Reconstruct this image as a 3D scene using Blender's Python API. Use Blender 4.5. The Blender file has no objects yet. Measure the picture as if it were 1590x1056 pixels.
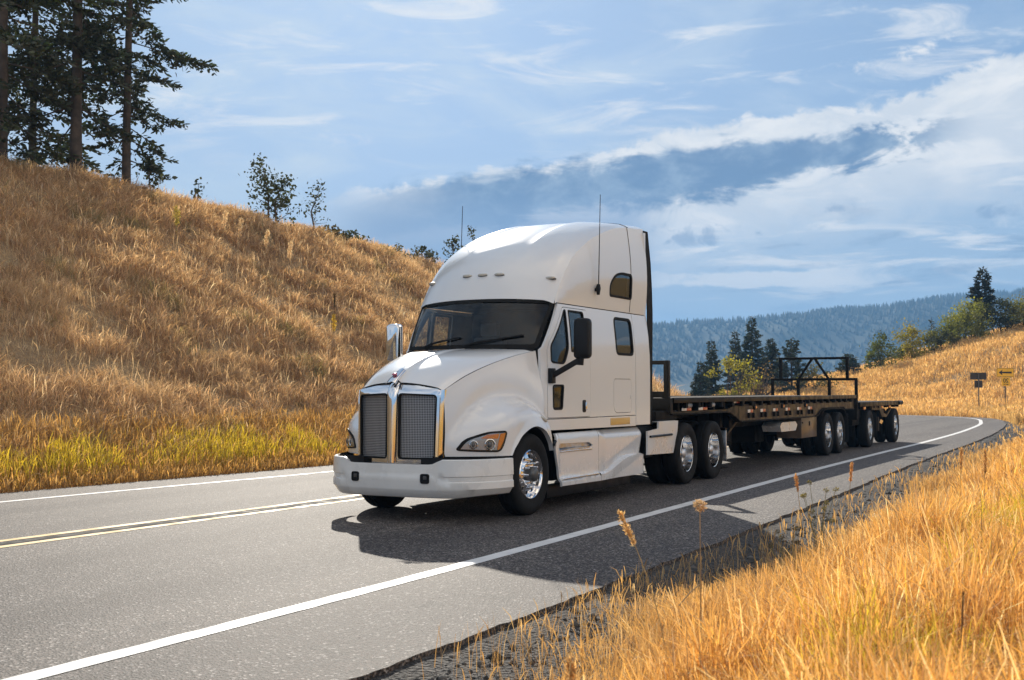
import bpy, bmesh, math, random
import numpy as np
from mathutils import Vector, Matrix, noise as mnoise
from mathutils.geometry import tessellate_polygon

R = math.radians
rng = np.random.default_rng(7)
random.seed(7)
scene = bpy.context.scene
COL = scene.collection

# ------------------------------------------------------------------ frame of the road / truck
YAW = math.atan(995 / 1850)
NX, NY = math.cos(YAW), -math.sin(YAW)      # towards the shoulder (local x, "p")
DX, DY = math.sin(YAW), math.cos(YAW)       # along the road, away (local y, "a")
OX, OY = -0.7854, 15.628                    # ground under the truck's front axle
CAMZ = 1.57
SUN_EL, SUN_AZ = R(26.2), R(-7.6)           # azimuth from +Y, negative = to the left


def W(p, a, z=0.0):
    return (OX + p * NX + a * DX, OY + p * NY + a * DY, z)


def PA(x, y):
    return (x - OX) * NX + (y - OY) * NY, (x - OX) * DX + (y - OY) * DY


# ------------------------------------------------------------------ materials
class NT:
    def __init__(s, nt):
        s.nt = nt

    def n(s, t, **kw):
        nd = s.nt.nodes.new(t)
        for k, v in kw.items():
            setattr(nd, k, v)
        return nd

    def link(s, a, b):
        s.nt.links.new(a, b)

    def put(s, sock, v):
        if hasattr(v, 'is_output') or isinstance(v, bpy.types.NodeSocket):
            s.link(v, sock)
        else:
            sock.default_value = v

    def m(s, op, a, b=None, c=None, clamp=False):
        nd = s.n('ShaderNodeMath', operation=op, use_clamp=clamp)
        s.put(nd.inputs[0], a)
        if b is not None:
            s.put(nd.inputs[1], b)
        if c is not None:
            s.put(nd.inputs[2], c)
        return nd.outputs[0]

    def add(s, a, b): return s.m('ADD', a, b)
    def sub(s, a, b): return s.m('SUBTRACT', a, b)
    def mul(s, a, b): return s.m('MULTIPLY', a, b)

    def ss(s, x, lo, hi, o0=0.0, o1=1.0):
        nd = s.n('ShaderNodeMapRange', interpolation_type='SMOOTHSTEP')
        s.put(nd.inputs[0], x)
        for i, v in zip((1, 2, 3, 4), (lo, hi, o0, o1)):
            s.put(nd.inputs[i], v)
        return nd.outputs[0]

    def mix(s, f, a, b, blend='MIX'):
        nd = s.n('ShaderNodeMix', data_type='RGBA', blend_type=blend)
        s.put(nd.inputs[0], f)
        for i, v in ((6, a), (7, b)):
            if isinstance(v, tuple) and len(v) == 3:
                v = v + (1,)
            s.put(nd.inputs[i], v)
        return nd.outputs[2]

    def noise(s, vec, scale, detail=4, rough=.55, dist=0.0):
        nd = s.n('ShaderNodeTexNoise')
        if vec is not None:
            s.link(vec, nd.inputs['Vector'])
        nd.inputs['Scale'].default_value = scale
        nd.inputs['Detail'].default_value = detail
        nd.inputs['Roughness'].default_value = rough
        nd.inputs['Distortion'].default_value = dist
        return nd.outputs[0]

    def xyz(s, x, y, z):
        nd = s.n('ShaderNodeCombineXYZ')
        for i, v in enumerate((x, y, z)):
            s.put(nd.inputs[i], v)
        return nd.outputs[0]

    def coord(s, which='Object'):
        return s.n('ShaderNodeTexCoord').outputs[which]


MATS = {}


def mat(name, col=(.5, .5, .5), rough=.5, metal=0.0, coat=0.0, spec=.5, var=0.0, vscale=3.0, bump=0.0, bscale=40.0, emit=None, dirt=None):
    m = bpy.data.materials.new(name)
    m.use_nodes = True
    nt = NT(m.node_tree)
    b = m.node_tree.nodes['Principled BSDF']
    b.inputs['Base Color'].default_value = (*col, 1)
    b.inputs['Roughness'].default_value = rough
    b.inputs['Metallic'].default_value = metal
    b.inputs['Coat Weight'].default_value = coat
    b.inputs['Coat Roughness'].default_value = .07
    b.inputs['Specular IOR Level'].default_value = spec
    co = nt.coord()
    if var:
        f = nt.noise(co, vscale, 5)
        f = nt.ss(f, .35, .65)
        lo = tuple(c * (1 - var) for c in col)
        hi = tuple(min(1, c * (1 + var)) for c in col)
        nt.link(nt.mix(f, lo, hi), b.inputs['Base Color'])
        nt.link(nt.ss(f, 0, 1, max(0, rough - .1), min(1, rough + .1)), b.inputs['Roughness'])
    if bump:
        bp = nt.n('ShaderNodeBump')
        bp.inputs['Strength'].default_value = bump
        bp.inputs['Distance'].default_value = .01
        nt.link(nt.noise(co, bscale, 4), bp.inputs['Height'])
        nt.link(bp.outputs[0], b.inputs['Normal'])
    if emit:
        b.inputs['Emission Color'].default_value = (*emit[:3], 1)
        b.inputs['Emission Strength'].default_value = emit[3]
    MATS[name] = m
    return m


def paint(name, col):
    """white vehicle paint with a film of road dust low on the body"""
    m = mat(name, col, .3, 0, .8)
    nt = NT(m.node_tree)
    b = m.node_tree.nodes['Principled BSDF']
    co = nt.coord()
    sx = nt.n('ShaderNodeSeparateXYZ')
    nt.link(co, sx.inputs[0])
    stretched = nt.xyz(nt.mul(sx.outputs[0], 2.2), nt.mul(sx.outputs[1], 2.2), nt.mul(sx.outputs[2], 2.6))
    f = nt.noise(stretched, 1.0, 6, .6)
    low = nt.ss(sx.outputs[2], 1.5, .3)
    film = nt.m('MULTIPLY', nt.ss(f, .42, .75), nt.add(nt.mul(low, .14), .02), clamp=True)
    nt.link(nt.mix(film, col, (.50, .46, .40)), b.inputs['Base Color'])
    nt.link(nt.add(nt.mul(film, .35), .26), b.inputs['Roughness'])
    bp = nt.n('ShaderNodeBump')
    bp.inputs['Strength'].default_value = .025
    bp.inputs['Distance'].default_value = .05
    nt.link(nt.noise(co, 1.6, 2), bp.inputs['Height'])
    nt.link(bp.outputs[0], b.inputs['Coat Normal'])
    return m


def glassmat(name, tint, refl=.9, alpha=.5):
    m = bpy.data.materials.new(name)
    m.use_nodes = True
    nt = NT(m.node_tree)
    m.node_tree.nodes.clear()
    out = nt.n('ShaderNodeOutputMaterial')
    tr = nt.n('ShaderNodeBsdfTransparent')
    tr.inputs[0].default_value = (*tint, 1)
    gl = nt.n('ShaderNodeBsdfGlossy')
    gl.inputs['Roughness'].default_value = .015
    gl.inputs[0].default_value = (refl, refl, refl, 1)
    ge = nt.n('ShaderNodeNewGeometry')
    dt = nt.n('ShaderNodeVectorMath', operation='DOT_PRODUCT')
    nt.link(ge.outputs['Normal'], dt.inputs[0])
    nt.link(ge.outputs['Incoming'], dt.inputs[1])
    fres = nt.add(nt.mul(nt.m('POWER', nt.sub(1.0, nt.m('ABSOLUTE', dt.outputs['Value'])), 5.0), .92), .045)
    mx = nt.n('ShaderNodeMixShader')
    nt.link(nt.m('MULTIPLY', fres, 1.15, clamp=True), mx.inputs[0])
    nt.link(tr.outputs[0], mx.inputs[1])
    nt.link(gl.outputs[0], mx.inputs[2])
    nt.link(mx.outputs[0], out.inputs[0])
    MATS[name] = m
    return m


def leafmat(name, trans=.5, tmul=(1.3, 1.15, .6), attr='col', rough=.6, gloss=.06):
    """two-sided plant matter; colour per blade or leaf from the mesh, plus light passing through"""
    m = bpy.data.materials.new(name)
    m.use_nodes = True
    nt = NT(m.node_tree)
    m.node_tree.nodes.clear()
    out = nt.n('ShaderNodeOutputMaterial')
    at = nt.n('ShaderNodeAttribute', attribute_name=attr)
    df = nt.n('ShaderNodeBsdfDiffuse')
    tl = nt.n('ShaderNodeBsdfTranslucent')
    nt.link(at.outputs['Color'], df.inputs[0])
    nt.link(nt.mix(1.0, at.outputs['Color'], tmul, 'MULTIPLY'), tl.inputs[0])
    mx = nt.n('ShaderNodeMixShader')
    mx.inputs[0].default_value = trans
    nt.link(df.outputs[0], mx.inputs[1])
    nt.link(tl.outputs[0], mx.inputs[2])
    gl = nt.n('ShaderNodeBsdfGlossy')
    gl.inputs['Roughness'].default_value = rough
    gl.inputs[0].default_value = (1, .95, .85, 1)
    m2 = nt.n('ShaderNodeMixShader')
    m2.inputs[0].default_value = gloss
    nt.link(mx.outputs[0], m2.inputs[1])
    nt.link(gl.outputs[0], m2.inputs[2])
    nt.link(m2.outputs[0], out.inputs[0])
    MATS[name] = m
    return m


paint('white_paint', (.76, .76, .755))
mat('bumper_paint', (.80, .79, .76), .34, 0, .5, var=.06, vscale=2)
mat('chrome', (.82, .82, .83), .07, 1)
mat('alloy', (.80, .80, .80), .16, 1, var=.08, vscale=6)
mat('alloy_dull', (.62, .62, .62), .38, 1, var=.15, vscale=8)
mat('aluminium_panel', (.72, .72, .71), .36, .25, var=.03, vscale=2)
mat('black_plastic', (.010, .010, .011), .45, 0, 0, .22, var=.3)
mat('rubber', (.013, .0125, .012), .75, 0, 0, .18, var=.35, vscale=9, bump=.3)
mat('dark_frame', (.010, .009, .008), .6, 0, 0, .1, var=.4, vscale=5)
mat('trailer_paint', (.012, .010, .008), .42, 0, 0, .16, var=.35, vscale=4)
mat('box_brown', (.13, .09, .06), .4, .1, .2, var=.3, vscale=3)
mat('trailer_brown', (.035, .024, .016), .42, 0, 0, .2, var=.35, vscale=5)
mat('deck_wood', (.04, .03, .022), .85, 0, 0, .15, var=.4, vscale=6)
mat('interior_dark', (.014, .014, .015), .8, var=.2)
mat('interior_grey', (.10, .10, .10), .8, var=.2)
mat('amber_lens', (.75, .22, .03), .2, 0, .6)
mat('amber_panel', (.70, .42, .12), .4, 0, .4)
mat('red_reflector', (.45, .06, .03), .3, 0, .4)
mat('white_reflector', (.75, .72, .68), .3, 0, .4)
mat('lamp_chrome', (.40, .41, .42), .32, .6)
mat('lamp_dark', (.10, .10, .10), .3, .3)
mat('marker_lens', (.55, .52, .45), .25, 0, .6)
mat('emblem_red', (.45, .10, .16), .25, .2, .5)
mat('sign_yellow', (.95, .52, .03), .45, var=.06)
mat('sign_black', (.012, .012, .012), .5)
mat('sign_back', (.055, .042, .032), .6, .1, var=.2)
mat('galvanised_post', (.13, .11, .09), .55, .3, var=.2)
mat('line_white', (.72, .71, .69), .65, var=.10, vscale=3)
mat('tar_seal', (.030, .029, .029), .8, 0, 0, .12, var=.4, vscale=6)
mat('line_yellow', (.72, .52, .22), .65, var=.15, vscale=3)
mat('bark', (.075, .058, .045), .9, var=.4, vscale=3, bump=.8, bscale=9)
mat('twig', (.11, .08, .055), .9, var=.3)
glassmat('windshield_glass', (.68, .72, .74), .9)
glassmat('side_glass', (.70, .71, .68), .9)
glassmat('clear_lens', (.92, .93, .93), .9)
leafmat('dry_grass', .58, (1.2, .98, .66))
leafmat('needles', .25, (1.2, 1.2, .6))
leafmat('leaves', .45, (1.3, 1.25, .5))

gm = mat('grille_mesh', (.2, .2, .2), .35, .7)
nt = NT(gm.node_tree)
b = gm.node_tree.nodes['Principled BSDF']
co = nt.coord()
sx = nt.n('ShaderNodeSeparateXYZ')
nt.link(co, sx.inputs[0])
k = 2 * math.pi / .040
w1 = nt.m('SINE', nt.mul(nt.add(sx.outputs[0], sx.outputs[2]), k))
w2 = nt.m('SINE', nt.mul(nt.sub(sx.outputs[0], sx.outputs[2]), k))
hole = nt.ss(nt.mul(w1, w2), -.25, .35)
nt.link(nt.mix(hole, (.52, .52, .53), (.06, .06, .065)), b.inputs['Base Color'])
bp = nt.n('ShaderNodeBump')
bp.inputs['Distance'].default_value = .006
bp.invert = True
nt.link(hole, bp.inputs['Height'])
nt.link(bp.outputs[0], b.inputs['Normal'])


# ------------------------------------------------------------------ mesh building
class MB:
    def __init__(s):
        s.v = []
        s.f = []

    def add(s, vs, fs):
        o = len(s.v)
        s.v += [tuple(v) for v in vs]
        s.f += [tuple(i + o for i in f) for f in fs]
        return s

    def box(s, x0, x1, y0, y1, z0, z1, bev=.012):
        sx, sy, sz = x1 - x0, y1 - y0, z1 - z0
        b = min(bev, abs(sx) * .3, abs(sy) * .3, abs(sz) * .3)
        bm = bmesh.new()
        bmesh.ops.create_cube(bm, size=1)
        for v in bm.verts:
            v.co = Vector((x0 + (v.co.x + .5) * sx, y0 + (v.co.y + .5) * sy, z0 + (v.co.z + .5) * sz))
        if b > 1e-4:
            bmesh.ops.bevel(bm, geom=bm.edges[:], offset=b, segments=2, profile=.6, affect='EDGES')
        return s.bm(bm)

    def bm(s, bm):
        bm.verts.ensure_lookup_table()
        bm.verts.index_update()
        s.add([v.co[:] for v in bm.verts], [[v.index for v in f.verts] for f in bm.faces])
        bm.free()
        return s

    def tube(s, pts, r, n=8, cap=True):
        pts = [Vector(p) for p in pts]
        rs = r if isinstance(r, (list, tuple)) else [r] * len(pts)
        rings = []
        for i, p in enumerate(pts):
            t = (pts[min(i + 1, len(pts) - 1)] - pts[max(i - 1, 0)]).normalized()
            u = t.cross(Vector((0, 0, 1)) if abs(t.z) < .95 else Vector((0, 1, 0))).normalized()
            w = t.cross(u)
            rings.append([p + (u * math.cos(k * 2 * math.pi / n) + w * math.sin(k * 2 * math.pi / n)) * rs[i] for k in range(n)])
        vs = [v for rg in rings for v in rg]
        fs = []
        for i in range(len(rings) - 1):
            for k in range(n):
                fs.append((i * n + k, i * n + (k + 1) % n, (i + 1) * n + (k + 1) % n, (i + 1) * n + k))
        if cap:
            fs.append(tuple(range(n - 1, -1, -1)))
            fs.append(tuple(range(len(vs) - n, len(vs))))
        return s.add(vs, fs)

    def bar(s, p, q, w, h, bev=.006):
        """square bar from p to q"""
        p, q = Vector(p), Vector(q)
        t = q - p
        L = t.length
        t.normalize()
        u = t.cross(Vector((0, 0, 1)) if abs(t.z) < .95 else Vector((0, 1, 0))).normalized()
        v = u.cross(t)
        m = MB().box(-w / 2, w / 2, 0, L, -h / 2, h / 2, bev)
        s.add([p + u * a + t * b_ + v * c for a, b_, c in m.v], m.f)
        return s

    def lathe(s, prof, n=48, axis='x', c=(0, 0, 0), closed=False):
        """prof: list of (axial, radius)"""
        vs, fs = [], []
        for (t, r) in prof:
            for k in range(n):
                q = 2 * math.pi * k / n
                vs.append((c[0] + t, c[1] + r * math.cos(q), c[2] + r * math.sin(q)))
        m = len(prof)
        for i in range(m - 1 + (1 if closed else 0)):
            j = (i + 1) % m
            for k in range(n):
                fs.append((i * n + k, i * n + (k + 1) % n, j * n + (k + 1) % n, j * n + k))
        return s.add(vs, fs)

    def grid(s, rows, flip=False):
        nr, nc = len(rows), len(rows[0])
        vs = [p for r in rows for p in r]
        fs = []
        for i in range(nr - 1):
            for j in range(nc - 1):
                f = (i * nc + j, i * nc + j + 1, (i + 1) * nc + j + 1, (i + 1) * nc + j)
                fs.append(f[::-1] if flip else f)
        return s.add(vs, fs)

    def plate(s, outline, holes, X, thick, step=None, cuts=(), mapf=None):
        """flat polygon with holes in the (a, z) plane, bent by X(a, z), given a thickness inwards"""
        polys = [[Vector((q[0], q[1], 0)) for q in outline]] + [[Vector((q[0], q[1], 0)) for q in h] for h in holes]
        tris = tessellate_polygon(polys)
        flat = [v for pl in polys for v in pl]
        bm = bmesh.new()
        bv = [bm.verts.new(v) for v in flat]
        for t in tris:
            try:
                bm.faces.new([bv[i] for i in t])
            except ValueError:
                pass
        if step:
            xs = [v.x for v in flat]
            ys = [v.y for v in flat]
            k = math.floor(min(xs) / step) * step
            cl = []
            while k < max(xs):
                cl.append(((k, 0, 0), (1, 0, 0)))
                k += step
            k = math.floor(min(ys) / step) * step
            while k < max(ys):
                cl.append(((0, k, 0), (0, 1, 0)))
                k += step
            for co_, no in cl:
                bmesh.ops.bisect_plane(bm, geom=bm.verts[:] + bm.edges[:] + bm.faces[:], plane_co=co_, plane_no=no, dist=1e-5)
        bmesh.ops.recalc_face_normals(bm, faces=bm.faces[:])
        if thick:
            ret = bmesh.ops.extrude_face_region(bm, geom=bm.faces[:])
            back = set(e for e in ret['geom'] if isinstance(e, bmesh.types.BMVert))
        else:
            back = set()
        for v in bm.verts:
            a, z = v.co.x, v.co.y
            x = X(a, z) - (thick if v in back else 0)
            v.co = Vector((x, a, z)) if mapf is None else Vector(mapf(x, a, z))
        return s.bm(bm)

    def mirror(s, flag=True):
        if flag:
            s.v = [(-v[0], v[1], v[2]) for v in s.v]
            s.f = [f[::-1] for f in s.f]
        return s

    def build(s, name, material, parent=None, smooth=35, recalc=True, label=None, kind=None, loc=None):
        me = bpy.data.meshes.new(name)
        me.from_pydata(s.v, [], s.f)
        if recalc:
            bm = bmesh.new()
            bm.from_mesh(me)
            bmesh.ops.remove_doubles(bm, verts=bm.verts[:], dist=1e-5)
            bmesh.ops.recalc_face_normals(bm, faces=bm.faces[:])
            bm.to_mesh(me)
            bm.free()
        if smooth:
            me.shade_smooth()
            if smooth < 180:
                me.set_sharp_from_angle(angle=R(smooth))
        me.materials.append(MATS[material] if isinstance(material, str) else material)
        o = bpy.data.objects.new(name, me)
        COL.objects.link(o)
        if parent:
            o.parent = parent
        if loc:
            o.location = loc
        if label:
            o['label'] = label
        if kind:
            o['kind'] = kind
        return o


def thing(name, label, cat, loc=(0, 0, 0), rz=0.0, group=None):
    o = bpy.data.objects.new(name, None)
    COL.objects.link(o)
    o.location = loc
    o.rotation_euler = (0, 0, rz)
    o.empty_display_size = .3
    o['label'] = label
    o['category'] = cat
    if group:
        o['group'] = group
    return o


def tag(o, label, cat, group=None):
    o['label'] = label
    o['category'] = cat
    if group:
        o['group'] = group
    return o


def dup(root, label, group=None):
    r = root.copy()
    COL.objects.link(r)
    r['label'] = label
    if group:
        r['group'] = group
    for ch in list(root.children):
        c = ch.copy()
        COL.objects.link(c)
        c.parent = r
        for g in list(ch.children):
            d = g.copy()
            COL.objects.link(d)
            d.parent = c
    return r


def rpoly(pts, r, n=5):
    """rounded polygon"""
    out = []
    m = len(pts)
    rr = r if isinstance(r, (list, tuple)) else [r] * m
    for i in range(m):
        p0, p1, p2 = Vector(pts[i - 1]), Vector(pts[i]), Vector(pts[(i + 1) % m])
        d0, d2 = (p0 - p1), (p2 - p1)
        q = min(rr[i], d0.length * .48, d2.length * .48)
        a, c = p1 + d0.normalized() * q, p1 + d2.normalized() * q
        for k in range(n + 1):
            t = k / n
            out.append(tuple((a * (1 - t) ** 2 + p1 * 2 * t * (1 - t) + c * t * t)))
    return out


def offset_poly(pts, d):
    """move every vertex towards the centroid-normal by d (positive = outwards)"""
    m = len(pts)
    area = sum(pts[i][0] * pts[(i + 1) % m][1] - pts[(i + 1) % m][0] * pts[i][1] for i in range(m))
    sg = 1 if area > 0 else -1
    out = []
    for i in range(m):
        t = Vector(pts[(i + 1) % m]) - Vector(pts[i - 1])
        if t.length < 1e-9:
            out.append(pts[i])
            continue
        t.normalize()
        nrm = Vector((t.y, -t.x)) * sg
        out.append((pts[i][0] + nrm.x * d, pts[i][1] + nrm.y * d))
    return out


def spline(pts, n):
    """Catmull-Rom through pts (tuples of any length), n samples, uniform in chord length"""
    P = np.array(pts, float)
    seg = np.linalg.norm(np.diff(P, axis=0), axis=1)
    T = np.concatenate([[0], np.cumsum(seg)])
    t = np.linspace(0, T[-1], n)
    m = np.zeros_like(P)
    for i in range(len(P)):
        if i == 0:
            m[i] = (P[1] - P[0]) / (T[1] - T[0])
        elif i == len(P) - 1:
            m[i] = (P[-1] - P[-2]) / (T[-1] - T[-2])
        else:
            m[i] = (P[i + 1] - P[i - 1]) / (T[i + 1] - T[i - 1])
    out = []
    for q in t:
        i = min(max(np.searchsorted(T, q) - 1, 0), len(P) - 2)
        h = T[i + 1] - T[i]
        s = (q - T[i]) / h
        h00, h10, h01, h11 = 2 * s ** 3 - 3 * s ** 2 + 1, s ** 3 - 2 * s ** 2 + s, -2 * s ** 3 + 3 * s ** 2, s ** 3 - s ** 2
        out.append(tuple(h00 * P[i] + h10 * h * m[i] + h01 * P[i + 1] + h11 * h * m[i + 1]))
    return out


def sstep(x, a, b):
    t = np.clip((x - a) / (b - a), 0, 1)
    return t * t * (3 - 2 * t)


_vt = np.random.default_rng(99).uniform(-1, 1, (256, 256))


def vnoise(x, y, s, seed=0):
    """value noise on a lattice, cubic-smoothed"""
    c, n_ = math.cos(.5 + seed), math.sin(.5 + seed)
    u, v = (x * c - y * n_) * s + seed * 17.3, (x * n_ + y * c) * s + seed * 9.1
    i, j = np.floor(u).astype(int), np.floor(v).astype(int)
    fu, fv = u - i, v - j
    fu, fv = fu * fu * (3 - 2 * fu), fv * fv * (3 - 2 * fv)
    g = lambda a, b: _vt[a % 256, b % 256]
    return (g(i, j) * (1 - fu) + g(i + 1, j) * fu) * (1 - fv) + (g(i, j + 1) * (1 - fu) + g(i + 1, j + 1) * fu) * fv


def interp(x, xs, ys):
    return float(np.interp(x, xs, ys))


BACK_FILL_C = (1.12, .92, .68)  # warm colour of the added clouds that fill the truck's shaded side
HAZE_D, SKY_S, SUN_E, EXPO, SKY_TINT = 3.6e-4, .10, 3.6, .9, (.5, .75, 1.0)

# ================================================================== road, ground, hills
WRP = spline([(2.78, -40), (2.74, -25), (2.68, -14), (2.65, -8.8), (2.6, -4.4), (2.41, 2.1), (2.2, 9.1), (2.05, 17), (1.95, 25.3), (1.57, 36.5), (.65, 48.75), (-1.3, 58.5), (-6, 63.8), (-14, 66), (-30, 67), (-70, 67)], 400)
YLP = spline([(-1.95, -40), (-2.1, -20), (-2.22, -8), (-2.28, -5), (-2.20, .75), (-2.35, 9), (-2.5, 17), (-2.65, 25), (-3.1, 36.5), (-4.3, 47), (-6.6, 55), (-10.5, 59.6), (-17, 61.5), (-30, 62.2), (-70, 62.2)], 400)
WLP = spline([(-5.9, -40), (-6.1, -15), (-6.18, -2), (-5.9, 5.65), (-5.9, 16), (-6.1, 25), (-6.8, 36), (-8.2, 45), (-10.8, 51.5), (-15, 55.5), (-22, 57.4), (-32, 58), (-70, 58)], 400)


def offs(pl, d):
    P = np.array(pl)
    t = np.gradient(P, axis=0)
    t /= np.linalg.norm(t, axis=1)[:, None]
    return P + np.stack([t[:, 1], -t[:, 0]], 1) * (d if np.isscalar(d) else np.asarray(d)[:, None])


_aw = np.array([q[1] for q in WRP])
PEP = offs(WRP, np.interp(_aw, [-40, 5, 12, 45, 66], [1.65, 1.55, 1.45, 1.1, 1.1]))
GLP = offs(WLP, -1.25)


def chain_dist(p, a, chain):
    """distance to a polyline and the side (cross product sign)"""
    C = np.asarray(chain)[::4]
    best = np.full(p.shape, 1e9)
    side = np.zeros(p.shape)
    for i in range(len(C) - 1):
        dx, dy = C[i + 1] - C[i]
        L2 = dx * dx + dy * dy
        t = np.clip(((p - C[i, 0]) * dx + (a - C[i, 1]) * dy) / L2, 0, 1)
        ex, ey = p - (C[i, 0] + t * dx), a - (C[i, 1] + t * dy)
        d = np.hypot(ex, ey)
        cr = dx * ey - dy * ex
        m = d < best
        best = np.where(m, d, best)
        side = np.where(m, np.sign(cr), side)
    return best, side


def road_dists(x, y):
    """(dl, dr): metres outside the left / right pavement edge (negative = towards the road)"""
    p, a = PA(x, y)
    dl, sl = chain_dist(p, a, GLP)
    dr, sr = chain_dist(p, a, PEP)
    dl = dl * sl          # left of the chain = outside
    dr = -dr * sr
    return dl, dr, p, a


GT = [0, .05, .11, .5, .88, .98, 1.06, 1.2, 1.6, 3, 8]
GZ = [0, .012, .06, .47, .90, .975, 1.0, 1.012, 1.02, 1.0, .9]
HA = [-60, -30, -5, 5, 13, 20, 30, 35.6, 40, 44, 46, 50, 56, 90]
HH = [6.5, 7.5, 8.1, 8.25, 8.5, 8.35, 8.1, 7.85, 5.4, 2.9, 1.85, .8, .1, -.1]


def wob(x, y, s=1.0):
    return (np.sin(x * .9 * s + 1.3) * np.cos(y * .7 * s + .4) + .6 * np.sin(x * 1.7 * s + y * 1.3 * s) + .4 * np.cos(x * 3.1 * s - y * 2.3 * s + 2))


HCX = [-10, 5, 16.3, 18.7, 21.4, 24.9, 33.2, 36.4, 40.5, 44.2, 46.2, 60]
HCZ = [-2.5, -1.2, .2, .65, .85, 1.5, 3.05, 4.05, 5.35, 6.3, 6.95, 10.5]


def terrain(x, y):
    x = np.asarray(x, float)
    y = np.asarray(y, float)
    dl, dr, p, a = road_dists(x, y)
    left = (np.abs(dl) < np.abs(dr))
    zl = np.interp(np.maximum(dl, 0) / np.interp(a, [33, 45], [15.2, 8.0]), GT, GZ) * np.interp(a, HA, HH) + .09 * wob(x, y, .8) * sstep(dl, 1.2, 4)
    zr = -.12 * sstep(dr, 0, 1.1) + .34 * sstep(dr, 1.2, 6.5) + .05 * wob(x, y, 1.1) * sstep(dr, 1.5, 3)
    hc = np.interp(x, HCX, HCZ)
    w_ = sstep(y, 56, 74) * sstep(dr, 5, 27)
    over = 1 - 1.2 * sstep(y, 108, 165)
    zr = zr + hc * w_ * over + .12 * wob(x, y, .5) * w_
    z = np.where(left, np.where(dl > 0, zl, 0), np.where(dr > 0, zr, 0)) - .07
    rad = np.hypot(x, y - 40)
    f = sstep(rad, 110, 260)
    return z * (1 - f) - 5.0 * f


def tz(x, y):
    return float(terrain(np.array([x]), np.array([y]))[0])


def axis_lines(lo, hi, step, far):
    core = np.arange(lo, hi + step / 2, step)
    o1, o2 = [], []
    d = step
    v = hi
    while v < far:
        d *= 1.28
        v += d
        o2.append(v)
    d = step
    v = lo
    while v > -far:
        d *= 1.28
        v -= d
        o1.append(v)
    return np.concatenate([o1[::-1], core, o2])


gx = axis_lines(-32, 52, .6, 2700)
gy = axis_lines(-6, 118, .6, 2700)
XX, YY = np.meshgrid(gx, gy)
ZZ = terrain(XX.ravel(), YY.ravel())
nx_, ny_ = len(gx), len(gy)


def np_mesh(name, V, F, material, smooth=True, parent=None, cols=None, kind=None):
    """V (n,3) floats, F (m,k) ints, all faces k-gons"""
    V = np.asarray(V, np.float32)
    F = np.asarray(F, np.int32)
    me = bpy.data.meshes.new(name)
    me.vertices.add(len(V))
    me.vertices.foreach_set('co', V.ravel())
    k = F.shape[1]
    me.loops.add(F.size)
    me.loops.foreach_set('vertex_index', F.ravel())
    me.polygons.add(len(F))
    me.polygons.foreach_set('loop_start', np.arange(0, F.size, k, dtype=np.int32))
    me.polygons.foreach_set('loop_total', np.full(len(F), k, np.int32))
    if smooth:
        me.polygons.foreach_set('use_smooth', np.ones(len(F), bool))
    if cols is not None:
        at = me.color_attributes.new('col', 'FLOAT_COLOR', 'POINT')
        c4 = np.ones((len(V), 4), np.float32)
        c4[:, :3] = cols
        at.data.foreach_set('color', c4.ravel())
    me.update()
    me.validate()
    me.materials.append(MATS[material] if isinstance(material, str) else material)
    o = bpy.data.objects.new(name, me)
    COL.objects.link(o)
    if parent:
        o.parent = parent
    if kind:
        o['kind'] = kind
    return o


idx = np.arange(nx_ * ny_).reshape(ny_, nx_)
F = np.stack([idx[:-1, :-1], idx[:-1, 1:], idx[1:, 1:], idx[1:, :-1]], -1).reshape(-1, 4)

m = mat('ground_soil', (.2, .15, .09), .95)
nt = NT(m.node_tree)
b = m.node_tree.nodes['Principled BSDF']
co = nt.coord()
n1 = nt.noise(co, .35, 6, .6)
n2 = nt.noise(co, 9, 6, .7)
c1 = nt.mix(nt.ss(n1, .38, .62), (.40, .27, .14), (.54, .39, .21))
c2 = nt.mix(nt.ss(n2, .35, .7), (.26, .17, .085), c1)
sx = nt.n('ShaderNodeSeparateXYZ')
nt.link(co, sx.inputs[0])
fieldp = nt.add(nt.mul(nt.sub(sx.outputs[0], OX), NX), nt.mul(nt.sub(sx.outputs[1], OY), NY))
straw = nt.mix(nt.ss(n2, .3, .7), (.46, .29, .11), (.68, .45, .18))
c2 = nt.mix(nt.ss(fieldp, 5.2, 6.5), c2, straw)
far = nt.ss(sx.outputs[1], 130, 330)
nt.link(nt.mix(far, c2, (.035, .05, .03)), b.inputs['Base Color'])
bp = nt.n('ShaderNodeBump')
bp.inputs['Distance'].default_value = .08
nt.link(n2, bp.inputs['Height'])
nt.link(bp.outputs[0], b.inputs['Normal'])
np_mesh('ground', np.stack([XX.ravel(), YY.ravel(), ZZ], 1), F, m, kind='structure')

# ---- asphalt
m = mat('asphalt', (.1, .1, .1), .7)
nt = NT(m.node_tree)
b = m.node_tree.nodes['Principled BSDF']
co = nt.coord()
sx = nt.n('ShaderNodeSeparateXYZ')
nt.link(co, sx.inputs[0])
P_, A_ = sx.outputs[0], sx.outputs[1]
vo = nt.n('ShaderNodeTexVoronoi')
vo.inputs['Scale'].default_value = 62
nt.link(co, vo.inputs['Vector'])
vs_ = nt.n('ShaderNodeSeparateXYZ')
nt.link(vo.outputs['Color'], vs_.inputs[0])
stone = nt.m('POWER', vs_.outputs[0], 2.5)
agg = nt.mix(stone, (.030, .027, .026), (.270, .234, .208))
spark = nt.ss(vs_.outputs[1], .93, .97)
agg = nt.mix(nt.mul(spark, .75), agg, (.50, .46, .42))
big = nt.noise(nt.xyz(nt.mul(P_, .9), nt.mul(A_, .07), 0.0), 1.0, 5, .55)
agg = nt.mix(nt.ss(big, .35, .7), agg, nt.mix(1.0, agg, (.74, .74, .76), 'MULTIPLY'))
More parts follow.
